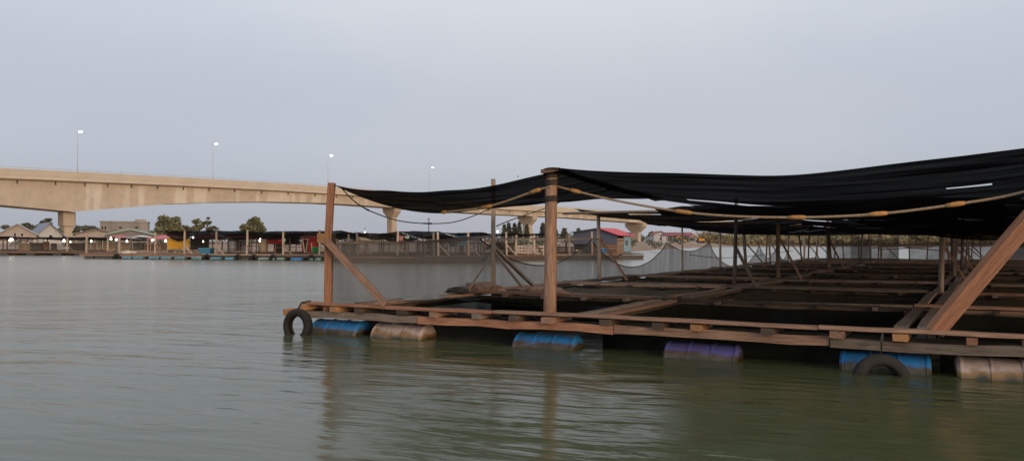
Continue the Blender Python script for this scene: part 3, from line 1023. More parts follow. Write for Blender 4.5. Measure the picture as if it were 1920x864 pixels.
BLUE, TEAL, MINT, BLK = DBLUE, DTEAL, DMINT, DBLACK
rm, mA, mB, md, mb = far_raft('blue drummed fish farm raft with many posts in the middle distance', 160, 61.5, 640, 54.5, 13,
    [(170, BLK), (190, BLK), (205, BLK), (240, TEAL), (262, TEAL), (291, TEAL), (314, TEAL), (340, TEAL), (371, TEAL), (407, TEAL), (434, TEAL), (460, BLK), (497, MINT), (524, MINT), (558, BLUE), (593, MINT), (620, BLK)],
    [(162, 1.95, 0), (291, 2.15, 1), (346, 2.3, 1), (405, 2.3, 1), (463, 2.3, 1), (531, 2.2, 1), (599, 2.3, 1), (224, 1.75, -1)], rows=4, tyres=(219, 388, 446, 476, 512, 584))
r2, nA, nB, nd, nb = far_raft('low muddy fish farm raft seen behind the grey side net', 642, 49.5, 900, 48.0, 10,
    [(703, DMINT), (760, BLK), (840, BLK)], [(655, 1.9, 0), (671, 2.05, 1), (745, 2.1, 1), (814, 2.0, 0), (822, 2.05, 1), (879, 2.05, 1)], rows=3, wood=[WOODD, WOODD, WOODG], skirt=-.13, zt=.5)
r3, oA, oB, od, ob = far_raft('fish farm raft carrying the red roofed shed', 905, 53.0, 1200, 59.5, 9,
    [(1150, BLK), (1172, BLUE), (1188, BLK)], [(950, 2.1, 1), (968, 1.9, 0), (1003, 1.9, 1), (1068, 2.05, 0), (1110, 2.2, 0)], rows=3, wood=[WOODG, WOODD, WOOD], skirt=-.13)
r4, lA, lB, ld, lb = far_raft('fish farm raft with lit bulbs under a dark roof at the far left', -160, 79, 300, 74, 8,
    [(10, BLK), (60, BLK), (110, BLK), (150, BLK)], [(-120, 1.9, 0), (-40, 1.9, 0), (36, 1.95, 0), (126, 1.9, 1), (202, 1.8, 0), (244, 1.8, 0)], rows=2, wood=[WOODD, WOODG, WOODD, WOODP])


def roof_net(A, B, bk, s0, s1, v0, v1, zf, zb, sag, label, m_=NETK, bays=6, seed=0, drop=.0):
    D = B - A

    def fn(s, t):
        p = A + D * (s0 + (s1 - s0) * s) + bk * (v0 + (v1 - v0) * t)
        ph = (s * bays) % 1
        z = zf + (zb - zf) * t - sag * 4 * ph * (1 - ph) * (.3 + t * .7) - drop * math.sin(math.pi * t) + .06 * nz3(p.x * .7, p.y * .7, seed)
        if t == 0: z += .03 * nz3(p.x * 3, 0, seed)
        return Vector((p.x, p.y, z))
    o = sheet('roof_net', fn, bays * 8, 8, m_)
    return tag(o, label, 'roof net', 'dark nets roofing the far rafts')


for rr, A_, B_2, d_, b_2, n_ in ((r2, nA, nB, nd, nb, 26), (r3, oA, oB, od, ob, 22), (rm, mA, mB, md, mb, 30)):
    for i in range(n_):
        q = A_ + (B_2 - A_) * random.random() + b_2 * random.uniform(1.5, 9); h = random.uniform(1.2, 2.0)
        beam('post', (q.x, q.y, .4), (q.x + random.uniform(-.12, .12), q.y, h), .07, .06, random.choice((WOODG, WOOD, WOODD)), rr, 1, .01)
        if i % 2:
            e2 = q + d_ * random.uniform(1.5, 4)
            if (e2 - A_).dot(d_) < (B_2 - A_).length: beam('rail', (q.x, q.y, h - .3), (e2.x, e2.y, h - random.uniform(.2, .5)), .05, .05, random.choice((WOODG, WOODD)), rr, 2, .015)


def px_t(px, A, B): return ray_on(px, A, B)[1]


roof_net(mA, mB, mb, px_t(290, mA, mB), px_t(462, mA, mB), 0, 5.5, 2.26, 1.68, .1, 'dark net roof over the left half of the middle raft', seed=1, bays=3)
roof_net(mA, mB, mb, px_t(463, mA, mB), px_t(640, mA, mB), 0, 5.5, 2.22, 1.66, .08, 'dark net roof over the right half of the middle raft', seed=2, bays=3)
roof_net(mA, mB, mb, px_t(300, mA, mB), px_t(630, mA, mB), 6, 12, 2.12, 1.92, .08, 'dark rear net roof of the middle raft', seed=3, bays=6)
roof_net(nA, nB, nb, px_t(640, nA, nB), px_t(672, nA, nB), .1, 5, 2.04, 1.62, .1, 'dark net roof at the left end of the muddy raft', bays=1, seed=4)
roof_net(nA, nB, nb, px_t(672, nA, nB), px_t(744, nA, nB), .1, 5, 2.08, 1.62, .36, 'dark net roof bay with the deepest sag on the muddy raft', bays=1, seed=5)
roof_net(nA, nB, nb, px_t(745, nA, nB), px_t(822, nA, nB), .1, 5, 2.1, 1.66, .04, 'flat dark net roof bay above the hanging clothes', bays=1, seed=6)
roof_net(nA, nB, nb, px_t(823, nA, nB), px_t(905, nA, nB), .1, 6, 2.02, 1.78, .05, 'dark net roof over the blue tank', bays=2, seed=7)
roof_net(oA, oB, ob, px_t(905, oA, oB), px_t(1075, oA, oB), .1, 6, 2.02, 1.95, .12, 'thin dark net roof left of the red roofed shed', bays=3, seed=8)
roof_net(lA, lB, lb, px_t(-160, lA, lB), px_t(22, lA, lB), -.2, 6, 1.95, 1.7, .03, 'maroon brown awning roof at the left edge of the picture', mat('maroon_cloth', (.10, .05, .055), None, 2, .9), bays=2, seed=9)
roof_net(lA, lB, lb, px_t(24, lA, lB), px_t(215, lA, lB), -.2, 6, 1.86, 1.55, .05, 'dark awning roof between the two leftmost bulbs', bays=3, seed=10)
roof_net(lA, lB, lb, px_t(216, lA, lB), px_t(300, lA, lB), 1, 6, 1.85, 1.65, .05, 'dark awning roof at the right end of the bulb lit raft', bays=2, seed=11)


# panels, tanks, sheds on the rafts
def facing(px, Y, rz=0.0):
    p = Vector(((px - 960) / F * Y, Y, 0))
    return p


def board(name, px0, px1, py0, py1, Y, thick, m_, label, cat, group=None, rz=0):
    """an upright panel standing at its own depth"""
    a = at(px0, py1, Y); c = at(px1, py0, Y)
    w = c.x - a.x
    M = T(((a.x + c.x) / 2, Y, a.z)) @ Matrix.Rotation(rz, 4, 'Z')
    nx_, nz_ = 10, 6
    V, Fc = [], []
    for s in (0, 1):
        for j in range(nz_ + 1):
            for i in range(nx_ + 1):
                x = -w / 2 + w * i / nx_; z = (c.z - a.z) * j / nz_
                V.append((x, (.5 - s) * thick * -1 + .05 * nz3(x * 1.7, z * 1.2, px0), z))
    k_ = (nx_ + 1) * (nz_ + 1)
    for j in range(nz_):
        for i in range(nx_):
            q_ = j * (nx_ + 1) + i
            Fc.append((q_, q_ + 1, q_ + nx_ + 2, q_ + nx_ + 1)); Fc.append((k_ + q_, k_ + q_ + nx_ + 1, k_ + q_ + nx_ + 2, k_ + q_ + 1))
    for i in range(nx_):
        Fc.append((i, k_ + i, k_ + i + 1, i + 1)); t0 = nz_ * (nx_ + 1) + i; Fc.append((t0, t0 + 1, k_ + t0 + 1, k_ + t0))
    for j in range(nz_):
        q_ = j * (nx_ + 1); Fc.append((q_, q_ + nx_ + 1, k_ + q_ + nx_ + 1, k_ + q_)); q_ += nx_; Fc.append((q_, k_ + q_, k_ + q_ + nx_ + 1, q_ + nx_ + 1))
    o = mesh(name, V, Fc, m_, None, M)
    return tag(o, label, cat, group)


GREYW = mat('grey_board', (.16, .14, .125), (.10, .088, .08), 2, .9)
DARKW = mat('dark_board', (.055, .05, .047), (.035, .032, .03), 2, .9)
BEIGE = mat('beige_board', (.42, .33, .24), (.28, .21, .15), 1.5, .9)
REDM = mat('red_board', (.50, .055, .06), (.38, .05, .05), 2, .7)
PINKR = mat('pink_red_sheet', (.52, .17, .17), (.42, .13, .13), 2, .7)
BLUEP = mat('blue_plastic', (.06, .22, .33), (.05, .17, .27), 2, .5)
SKYB = mat('pale_blue_sheet', (.16, .42, .55), (.12, .33, .45), 2, .6)
GREENP = mat('green_plastic', (.02, .25, .07), None, 2, .5)
WHITEP = mat('white_sheet', (.62, .60, .58), (.45, .43, .42), 2, .7)

yb = board('yellow_tarp', 315, 354, 446, 466.5, 60.5, .06, CLOTHY, 'bright yellow tarp wall hanging on the middle raft', 'tarp')
for px in (329, 336, 354):
    p0 = at(px, 466, 60.6); beam('leg', (p0.x, p0.y, .4), (p0.x, p0.y, p0.z + .3), .08, .08, WOODP, yb, 1, .004)


def dswag(s, t):
    px = 312 + 52 * s
    top = 438 + 2 * s
    low = 441 + 11 * math.sin(math.pi * min(1, s * 1.05)) ** 1.1
    a = at(px, top + (low - top) * t, 60.2 - .5 * math.sin(math.pi * t))
    return a


tag(sheet('swag_cloth', dswag, 18, 6, CLOTHB), 'dark brown cloth swagged over the yellow tarp', 'cloth')
board('partition', 357, 392, 446, 468, 62, .05, DARKW, 'dark grey wall panel right of the yellow tarp', 'panel')
board('partition', 428, 466, 447, 470, 63.5, .05, NETM, 'dark net partition below the long pink awning', 'panel')
board('partition', 515, 531, 457, 473, 60, .3, DARKW, 'black box like partition left of the fifth brace post', 'panel')
board('partition', 535, 562, 441, 458, 62, .05, DARKW, 'black partition below the dark roof near the red shed', 'panel')
board('partition', 498, 530, 447, 457.5, 62.5, .05, REDM, 'red wall panel half hidden behind thin posts', 'panel')
board('partition', 490, 500, 448, 472, 59, .4, BEIGE, 'narrow beige locker left of the red wall panel', 'panel')


def hut(name, px0, px1, pyt, pyb, Y, dp, wall, roofm, label, cat, rise=.15):
    a = at(px0, pyb, Y); c = at(px1, pyt, Y)
    w = c.x - a.x; h = c.z - a.z
    t_ = thing(name, (a.x + w / 2, Y, a.z), label, cat)
    box('wall', (-w / 2, w / 2, 0, dp, 0, h), wall, t_)
    V, Fc = box_data(-w / 2 - .12, w / 2 + .12, -.2, dp + .2, h + .01, h + .07)
    V = [(x, y, z + rise * (y / dp)) for x, y, z in V]
    mesh('roof', V, Fc, roofm, t_)
    box('door', (-w * .3, -w * .05, -.03, .0, 0, h * .8), GREYW, t_)
    return t_


hut('red_shed', 566, 592, 445, 472, 58.5, 1.2, REDM, PINKR, 'small bright red shed next to the green crate', 'shed')
# frame standing before the red shed
fs = thing('timber_trestle', at(573, 474, 57.5), 'leaning pale timber frame in front of the red shed', 'frame')
for (a, c) in (((567, 447), (571, 473)), ((578, 448), (573, 473)), ((566, 448), (580, 448)), ((570, 473), (586, 473)), ((584, 455), (585, 473))):
    beam('bar', at(a[0], a[1], 57.5), at(c[0], c[1], 57.5), .08, .06, WOODP, fs, 2, .008)


def crate(name, px0, px1, py0, py1, Y, dp, m_, label, cat):
    a = at(px0, py1, Y); c = at(px1, py0, Y); w = c.x - a.x; h = c.z - a.z
    t_ = thing(name, (a.x + w / 2, Y, a.z), label, cat)
    k_ = .07
    V = [(-w / 2 + k_, k_, 0), (w / 2 - k_, k_, 0), (w / 2 - k_, dp - k_, 0), (-w / 2 + k_, dp - k_, 0), (-w / 2, 0, h), (w / 2, 0, h), (w / 2, dp, h), (-w / 2, dp, h),
         (-w / 2 + .05, .05, h), (w / 2 - .05, .05, h), (w / 2 - .05, dp - .05, h), (-w / 2 + .05, dp - .05, h), (-w / 2 + .1, .1, .06), (w / 2 - .1, .1, .06), (w / 2 - .1, dp - .1, .06), (-w / 2 + .1, dp - .1, .06)]
    Fc = [(3, 2, 1, 0)] + [(j, (j + 1) % 4, 4 + (j + 1) % 4, 4 + j) for j in range(4)] + [(4 + j, 4 + (j + 1) % 4, 8 + (j + 1) % 4, 8 + j) for j in range(4)] + [(8 + j, 8 + (j + 1) % 4, 12 + (j + 1) % 4, 12 + j) for j in range(4)] + [(12, 13, 14, 15)]
    mesh('tub', V, Fc, m_, t_)
    box('rim', (-w / 2 - .03, w / 2 + .03, -.03, -.002, h - .1, h + .01), m_, t_)
    return t_


crate('fish_crate', 585, 597, 463.5, 473.5, 56, .8, GREENP, 'green plastic crate beside the red shed', 'crate')
crate('fish_tank', 372, 394, 465, 476, 58.4, .9, BLUEP, 'blue plastic tank on the middle raft below the peaked pink awning', 'tank')
crate('fish_tank', 858, 881, 441.5, 460.5, 51.5, .9, SKYB, 'sky blue tank on the muddy raft under the roof net', 'tank')
board('partition', 842, 857, 445, 462, 52.5, .05, GREYW, 'grey green wall panel left of the sky blue tank', 'panel')
# grey barrel
t_ = thing('water_barrel', at(435, 472, 60), 'upright grey barrel behind the brace posts', 'barrel')
bz = W[t_.as_pointer()].translation
V, Fc = tube_data([Vector((0, 0, z)) for z in (0, .02, .3, .31, .33, .6, .61, .63, .86, .88)], [.26, .28, .28, .3, .28, .28, .3, .28, .28, .25], 16)
mesh('barrel_body', V, Fc, mat('grey_plastic', (.33, .33, .35), None, 2, .5), t_, None, True)
V, Fc = tube_data([Vector((0, 0, z)) for z in (.881, .91)], .2, 12)
mesh('lid', V, Fc, RUBBER, t_)


def awning(px0, px1, pyt, pye, Y, dp, m_, label, posts=True, peak=.5, zd=.42):
    """a little hipped awning on four thin posts"""
    a = at(px0, pye, Y); c = at(px1, pye, Y); top = at((px0 + px1) / 2, pyt, Y).z
    w = c.x - a.x
    t_ = thing('awning', (a.x + w / 2, Y, zd), label, 'awning')
    zo = zd
    V = [(-w / 2, 0, a.z - zo), (w / 2, 0, a.z - zo), (w / 2, dp, a.z - zo), (-w / 2, dp, a.z - zo), (w * (peak - .5) - w * .08, dp / 2, top - zo), (w * (peak - .5) + w * .08, dp / 2, top - zo)]
    V += [(x, y, z - .05) for x, y, z in V]
    Fc = [(0, 1, 5, 4), (1, 2, 5), (2, 3, 4, 5), (3, 0, 4), (6, 10, 11, 7), (7, 11, 8), (8, 11, 10, 9), (9, 10, 6), (0, 6, 7, 1), (1, 7, 8, 2), (2, 8, 9, 3), (3, 9, 6, 0)]
    mesh('canopy', V, Fc, m_, t_)
    if posts:
        p0 = W[t_.as_pointer()].translation
        for x in (-w / 2 + .1, w / 2 - .1):
            for y in (.1, dp - .1):
                beam('post', p0 + Vector((x, y, 0)), p0 + Vector((x, y, a.z - zo)), .07, .07, WOODP, t_, 1, .003)
    return t_


awning(274, 315, 440, 447.5, 66, 2.5, PINKR, 'faded pink awning left of the yellow tarp')
awning(362, 400, 437.5, 446, 63, 2.2, PINKR, 'peaked pink awning above the blue tank', peak=.55)
awning(424, 482, 441, 444, 61.5, 2.5, mat('brick_red_sheet', (.42, .13, .10), None, 2, .8), 'long flat brick red awning on thin pale posts')
awning(482, 529, 441, 446, 64, 2.5, WHITEP, 'white sheet awning behind the middle posts')
awning(190, 232, 441, 447, 86, 3, PINKR, 'pink red awning above the brightest pair of bulbs', zd=.6)
awning(231, 275, 441, 446.5, 84.5, 3, WHITEP, 'white awning strip right of the pink red one', zd=.6)
awning(-60, 30, 446, 449.5, 84, 3, mat('mauve_sheet', (.17, .10, .10), None, 2, .9), 'low mauve awning at the left edge behind the bulbs', zd=.6)

# beige stall fronts along the bulb lit raft
for i, (a, c, y0, y1) in enumerate(((38, 56, 456, 470), (58, 80, 455, 469), (82, 92, 453, 468), (96, 106, 456, 470), (131, 158, 456.5, 470))):
    board('stall_front', a, c, y0, y1, 79.5, .15, random.choice((BEIGE, GREYW, BUNDLE)), ('brown stall front right of the leftmost bulb', 'pale stall front under the dark awning, second from the left', 'short stall front in the middle under the dark awning',
          'brown stall front just left of the bridge pier', 'wide stall front right of the bridge pier')[i], 'stall')
names = ('first', 'second', 'third', 'fourth', 'fifth', 'sixth')
for i, (a, c) in enumerate(((160, 168), (172, 180), (183, 191), (194, 202), (205, 217), (226, 247))):
    board('stall_front', a, c, 455, 469, 78.5, .15, BEIGE, 'pale beige stall panel under the bulbs, %s from the left' % names[i], 'stall', 'row of beige stall panels')
board('stall_front', 250, 270, 455, 468, 78.5, .2, GREYW, 'grey brown stall panel left of the paired bulbs', 'stall')
board('stall_front', 272, 312, 457, 469, 78, .2, BUNDLE, 'brown stall panel below the paired bulbs', 'stall')
# white sack and small boxes
heap('feed_sack', at(240, 476, 60.8), .75, .3, .25, mat('cream_sack', (.62, .52, .40), None, 4, .9), 'cream sack lying on the left part of the middle raft', 'sack', 2)
heap('net_heap', at(217, 474, 63.5), .7, .4, .3, BUNDLE, 'brown net heap left of the cream sack', 'net heap', 6)
heap('net_heap', at(695, 452, 58), 1.2, .6, .5, mat('pale_heap', (.5, .43, .34), (.3, .24, .18), 4, .9), 'pale heap of sacks seen under the sagging roof bay', 'heap', 8)
heap('net_heap', at(930, 468, 55), .8, .5, .45, BUNDLED, 'dark heap of net on the raft below the blue tank', 'net heap', 12)

# clothes on a line
cl = thing('washing_line', at(745, 444, 49.6), 'washing line with a red patterned shirt and dark shorts on the muddy raft', 'washing line')
tube('line', [at(745, 441.5, 49.6), at(757, 442.5, 49.6), at(770, 441.5, 49.6)], .01, ROPED, cl, 4)


def cloth(name, outline, Y, m_, parent):
    V = [at(x, y, Y) for x, y in outline]; n_ = len(V)
    p0 = W[parent.as_pointer()].translation
    V2 = [v - p0 for v in V] + [v - p0 + Vector((0, .04, 0)) for v in V]
    Fc = [tuple(range(n_)), tuple(reversed(range(n_, 2 * n_)))] + [(j, j + n_, (j + 1) % n_ + n_, (j + 1) % n_) for j in range(n_)]
    return mesh(name, V2, Fc, m_, parent)


cloth('shirt', [(747, 442), (752, 441.5), (757, 442), (758, 446), (755.5, 446), (755.5, 451), (748.5, 451), (748.5, 446), (746, 446)], 49.6, mat('pink_shirt', (.55, .32, .30), (.45, .1, .1), 9, .9), cl)
cloth('shirt', [(759, 442), (766, 441.5), (768, 444), (766, 447.5), (760, 446.5)], 49.6, mat('white_green_shirt', (.62, .66, .6), (.2, .4, .3), 9, .9), cl)
cloth('shorts', [(751, 451.2), (760.5, 451.2), (761, 459.5), (757.5, 459.5), (756.3, 454.5), (755, 459.5), (751, 459.5)], 49.6, CLOTHB, cl)
# side rail of the muddy raft
rl = thing('timber_rail', at(640, 452, 49.2), 'long thin dark rail running along the muddy raft behind its front posts', 'rail')
for a, c in (((640, 450), (700, 454)), ((700, 454), (795, 455)), ((795, 455), (905, 449))):
    beam('bar', at(a[0], a[1], 50.2), at(c[0], c[1], 50), .05, .05, WOODD, rl, 4, .02)
for px in (672, 760, 822, 880):
    p0 = at(px, 453, 50.3); beam('upright', (p0.x, p0.y, .4), p0, .05, .05, WOODD, rl, 1)
for (px0, px1, y0, y1, Y, lab) in ((1010, 1075, 462, 477, 58, 'brown net partition low on the raft left of the red roofed shed'), (930, 965, 455, 476, 57, 'brown net partition behind the tall thin side post'),
                                   (640, 672, 453, 482, 53, 'brown net partition right of the corner post'), (800, 830, 443, 476, 54, 'dark net partition near the paired posts')):
    board('partition', px0, px1, y0, y1, Y, .04, NETM, lab, 'panel')
# white railing on the shed raft
wr = thing('timber_rail', at(975, 478, 54), 'pale plank railing on the raft right of the tall thin side post', 'rail')
for y in (462, 468, 474):
    beam('bar', at(965, y, 54.6), at(1020, y + 1, 55.6), .06, .1, WOODP, wr, 3, .02)
for px in (966, 990, 1019):
    p0 = at(px, 460, 54.9); beam('upright', (p0.x, p0.y, .4), p0, .07, .07, WOODP, wr, 1)
beam('brace', at(990, 455, 54.7), at(1009, 478, 54.9), .07, .06, WOODP, wr, 1)

# red roofed shed
SHY = 58.5
B_ = at(1157, 478, SHY); th = R(29)
g = Vector((math.cos(th), -math.sin(th), 0)); s_ = Vector((math.sin(th), math.cos(th), 0))
GW, SL = 3.75, 3.2
sh = thing('red_roofed_shed', B_ - g * GW / 2, 'slate grey shed with bright red roof and pale blue end on the raft', 'shed')
M = Matrix((g, s_, Vector((0, 0, 1)))).transposed().to_4x4(); M.translation = B_ - g * GW / 2
eL, eR, ap = 2.15 - B_.z, 1.93 - B_.z, 2.46 - B_.z
SLATE = mat('slate_sheet', (.115, .115, .155), (.085, .085, .115), 1.5, .7, (8, 1, .4))
REDR = mat('red_roof_sheet', (.62, .06, .075), (.52, .05, .06), 2, .55)
zc = .85
V = [(-GW / 2, 0, zc), (GW / 2, 0, zc), (GW / 2, 0, eR), (.35, 0, ap), (-GW / 2, 0, eL)]
V += [(x, .06, z) for x, y, z in V]
mesh('gable_wall', V, [(0, 1, 2, 3, 4), (9, 8, 7, 6, 5)] + [(j, j + 5, (j + 1) % 5 + 5, (j + 1) % 5) for j in range(5)], SLATE, sh, M)
V, Fc = box_data(-GW / 2, GW / 2, SL - .06, SL, 0, eL); mesh('wall', V, Fc, SLATE, sh, M)
V, Fc = box_data(-GW / 2, -GW / 2 + .06, .07, SL - .07, 0, eL); mesh('wall', V, Fc, SLATE, sh, M)
for i in range(9):
    z = .02 + i * .145
    V, Fc = box_data(GW / 2 - .05, GW / 2 - random.uniform(.0, .012), .06, 1.5, z, z + .138); mesh('slat', V, Fc, random.choice((WOOD, WOODG)), sh, M)
V, Fc = box_data(GW / 2 - .05, GW / 2 + .01, 1.52, SL - .07, .25, eR - .02); mesh('blue_panel', V, Fc, mat('pale_blue_board', (.28, .42, .45), (.20, .32, .36), 2, .7), sh, M)
V, Fc = box_data(GW / 2 - .005, GW / 2 + .03, 1.8, 2.4, .75, 1.15); mesh('window', V, Fc, GREYW, sh, M)
V, Fc = box_data(GW / 2 - .07, GW / 2 - .01, 1.52, SL - .07, .02, .22); mesh('sill_board', V, Fc, WOODG, sh, M)
for x0, z0, x1, z1, m_, nm in ((.35, ap, GW / 2 + .25, eR - .06, REDR, 'roof'), (.34, ap, -GW / 2 - .2, eL - .03, SLATE, 'roof')):
    V = [(x0, -.25, z0), (x1, -.25, z1), (x1, SL + .5, z1), (x0, SL + .5, z0)]
    V += [(x, y, z + .05) for x, y, z in V]
    Fc = [(3, 2, 1, 0), (4, 5, 6, 7), (0, 1, 5, 4), (1, 2, 6, 5), (2, 3, 7, 6), (3, 0, 4, 7)]
    mesh(nm, V, Fc, m_, sh, M)
for i in range(6):
    z = .06 + i * .13
    for x0, x1 in ((-.15, .75), (.78, GW / 2 - .05)):
        V, Fc = box_data(x0, x1, random.uniform(.0, .02), .05, z, z + .12); mesh('slat', V, Fc, random.choice((WOODR, WOOD, WOODR)), sh, M)
V, Fc = box_data(-GW / 2, -.2, .1, .14, 0, zc); mesh('dark_opening', V, Fc, DARKW, sh, M)
t_ = crate('fish_tub', 1128, 1140, 465, 474, 57.6, .5, mat('mid_blue_plastic', (.07, .2, .38), None, 2, .5), 'blue tub in front of the red roofed shed', 'tub')
crate('fish_tub', 1080, 1090, 468, 475, 57.8, .5, BEIGE, 'beige tub left of the red roofed shed', 'tub')
t_ = thing('utility_pole', (at(804, 440, 118).x, 118, .9), 'thin utility pole rising beside the flared bridge pier', 'pole')
p0 = W[t_.as_pointer()].translation; tp = at(804, 409, 118)
pole('mast', p0, tp, .09, WOODG, t_, 2); beam('cross_arm', tp + Vector((-.25, 0, -.1)), tp + Vector((.25, 0, -.1)), .08, .08, WOODG, t_, 1)


# bulbs
def bulb(px, py, Y, r, label, hang=.35):
    p = at(px, py, Y); r *= .85
    t_ = thing('light_bulb', p, label, 'bulb', 'lit bulbs on the far rafts')
    V, Fc = [], []
    n_ = 12
    prof = [(0, -1), (.5, -.87), (.87, -.5), (1, 0), (.87, .5), (.5, .95), (.35, 1.3), (.35, 1.7)]
    for rr, z in prof:
        for j in range(n_):
            a = j / n_ * math.tau; V.append((math.cos(a) * rr * r, math.sin(a) * rr * r, z * r))
    for i in range(len(prof) - 1):
        for j in range(n_):
            k_ = (j + 1) % n_; Fc.append((i * n_ + j, i * n_ + k_, i * n_ + n_ + k_, i * n_ + n_ + j))
    mesh('globe', V, Fc, BULBM, t_, None, True)
    tube('flex', [p + Vector((0, 0, r * 1.65)), p + Vector((.02, 0, hang))], .012, ROPED, t_, 4)


for px, py, Y, r, lab in ((19, 450.5, 77.5, .15, 'bright bulb nearest the left edge, left of a close pair'), (23, 449.5, 77.3, .13, 'bright bulb touching the leftmost one'), (120, 452, 77, .15, 'bright bulb left of the bridge pier foot'),
                           (132, 453.5, 77.5, .09, 'small bulb right of the bridge pier foot'), (171, 452.5, 77, .12, 'single bulb left of the pink red awning'), (208, 447.5, 77, .15, 'large bulb under the pink red awning, left of its pair'),
                           (218, 449, 77, .14, 'bulb under the pink red awning, right of its pair'), (238, 452.5, 77, .12, 'bulb below the white awning strip'), (285, 450, 75.5, .15, 'left bulb of the pair by the splayed posts'),
                           (289.5, 448.5, 75, .12, 'right bulb of the pair by the splayed posts'), (310.5, 452, 74, .13, 'bulb at the left edge of the yellow tarp'), (362, 445.5, 59.5, .07, 'small bulb right of the yellow tarp'),
                           (381, 453, 61, .07, 'small bulb on the dark panel right of the yellow tarp'), (488, 451, 60, .13, 'bright bulb between the middle raft posts'), (684, 435.5, 48.5, .05, 'tiny bulb under the roof at the left of the muddy raft'),
                           (933, 434.5, 53.2, .08, 'bulb by the tall thin side post')):
    bulb(px, py, Y, r, lab)

# ------------------------------------------------------------------ village on the far bank
GZ = 1.0


def gable_house(name, px0, px1, py_eave, py_apex, Y, depth, wall, roofm, label, rz=0.0, wins=(), apex=.5, over=.5):
    a, c = at(px0, py_eave, Y), at(px1, py_eave, Y)
    w = c.x - a.x; ze = a.z - GZ; za = at(px0, py_apex, Y).z - GZ
    t_ = thing(name, ((a.x + c.x) / 2, Y, GZ), label, 'house', None, rz)
    ax_ = -w / 2 + w * apex
    V = [(-w / 2, 0, -.3), (w / 2, 0, -.3), (w / 2, 0, ze), (ax_, 0, za), (-w / 2, 0, ze)]
    V += [(x, depth, z) for x, y, z in V]
    mesh('wall', V, [(0, 1, 2, 3, 4), (9, 8, 7, 6, 5), (0, 5, 6, 1), (1, 6, 7, 2), (4, 9, 5, 0)], wall, t_)
    for s in (-1, 1):
        xe = s * w / 2 + s * over * .6
        ze2 = za + (ze - za) * ((xe - ax_) / (s * w / 2 - ax_))
        V = [(ax_, -over, za + .02), (xe, -over, ze2 + .02), (xe, depth + over, ze2 + .02), (ax_, depth + over, za + .02)]
        V += [(x, y, z + .16) for x, y, z in V]
        mesh('roof', V, [(3, 2, 1, 0), (4, 5, 6, 7), (0, 1, 5, 4), (1, 2, 6, 5), (2, 3, 7, 6), (3, 0, 4, 7)], roofm, t_)
    for (fx, pz, ww, hh) in wins:
        x = -w / 2 + w * fx
        f = box('window', (x - ww / 2, x + ww / 2, -.06, -.003, pz - hh / 2, pz + hh / 2), WHITEP, t_)
        box('pane', (x - ww / 2 + .06, x + ww / 2 - .06, -.075, -.062, pz - hh / 2 + .06, pz + hh / 2 - .06), DARKW, f)
    return t_


CREAM = mat('cream_render', (.46, .39, .34), (.38, .32, .28), .6, .9)
OFFW = mat('white_render', (.56, .57, .56), (.48, .48, .48), .6, .9)
ROOFG = mat('grey_roof_sheet', (.36, .37, .38), (.28, .29, .30), .8, .6)
ROOFB = mat('blue_grey_roof', (.22, .25, .33), (.18, .21, .28), .8, .6, (.5, 4, 1))
ROOFBR = mat('brown_roof', (.24, .18, .16), (.17, .13, .115), .8, .8)
ROOFGR = mat('pale_green_roof', (.33, .46, .41), (.27, .39, .34), .8, .6)
CONCG = mat('raw_concrete', (.36, .32, .29), (.22, .195, .175), .5, .95, (1, 1, .4))
GREYH = mat('grey_render', (.25, .23, .215), (.2, .18, .17), .6, .9)

gable_house('house', 2, 63, 440, 421, 118, 9, CREAM, ROOFG, 'cream gabled house with two small dark windows at the left edge', R(31), ((.44, 1.45, .42, .6), (.62, 1.45, .42, .6)))
# white house with a long blue grey roof, turned so the slope shows
gh = gable_house('house', 71, 114, 441, 419, 124, 9, OFFW, ROOFB, 'white house with a blue grey roof left of the thick bridge pier', R(40), ((.55, 1.2, .6, .6),), .5, .7)
gable_house('house', 146, 214, 439, 431, 122, 8, CREAM, ROOFBR, 'low brown roofed house right of the thick bridge pier', R(29), ((.6, .8, .6, .5),))
gable_house('house', 203, 283, 440.5, 431, 120, 8, GREYH, ROOFGR, 'grey house with a pale green roof below the concrete block', R(22), ((.3, .6, .6, .4),), .52)
# unfinished concrete block
a, c = at(193, 416.5, 150), at(273, 416.5, 150)
cb = thing('concrete_building', ((a.x + c.x) / 2, 150, GZ), 'raw concrete block of a building with flat roof and small openings', 'building', None, R(24))
w = c.x - a.x; h = a.z - GZ
box('wall', (-w / 2, w / 2, 0, 9, -.3, h), CONCG, cb)
box('roof', (-w / 2 - .12, w / 2 + .12, -.12, 9.1, h + .002, h + .22), CONCG, cb)
box('tank_room', (w / 2 - 2.4, w / 2 - .5, 1, 3, h + .225, h + .6), CONCG, cb)
for fx, ww, z0, z1 in ((.05, .35, h - 1.5, h - .8), (.11, .35, h - 1.5, h - .8), (.42, .55, h - 1.25, h - .85), (.76, .55, h - 1.25, h - .8), (.25, .4, .5, 1.3), (.6, .4, .5, 1.3)):
    x = -w / 2 + w * fx
    f = box('window', (x - ww / 2 - .06, x + ww / 2 + .06, -.05, -.003, z0 - .06, z1 + .06), CREAM, cb)
    box('pane', (x - ww / 2, x + ww / 2, -.065, -.052, z0, z1), DARKW, f)
# far green ridge roof running right
gable_house('house', 262, 312, 437.5, 433.5, 135, 8, CREAM, ROOFGR, 'long low house with a pale green roof behind the splayed posts', 0, ((.35, 1.0, .7, .5), (.65, 1.0, .5, .6)))
gable_house('house', 1226, 1252, 440, 434, 235, 8, OFFW, mat('rust_roof', (.33, .12, .10), None, .8, .8), 'small white house with a rusty roof right of the last visible pier', 0, ((.5, 1.2, .8, .8),))

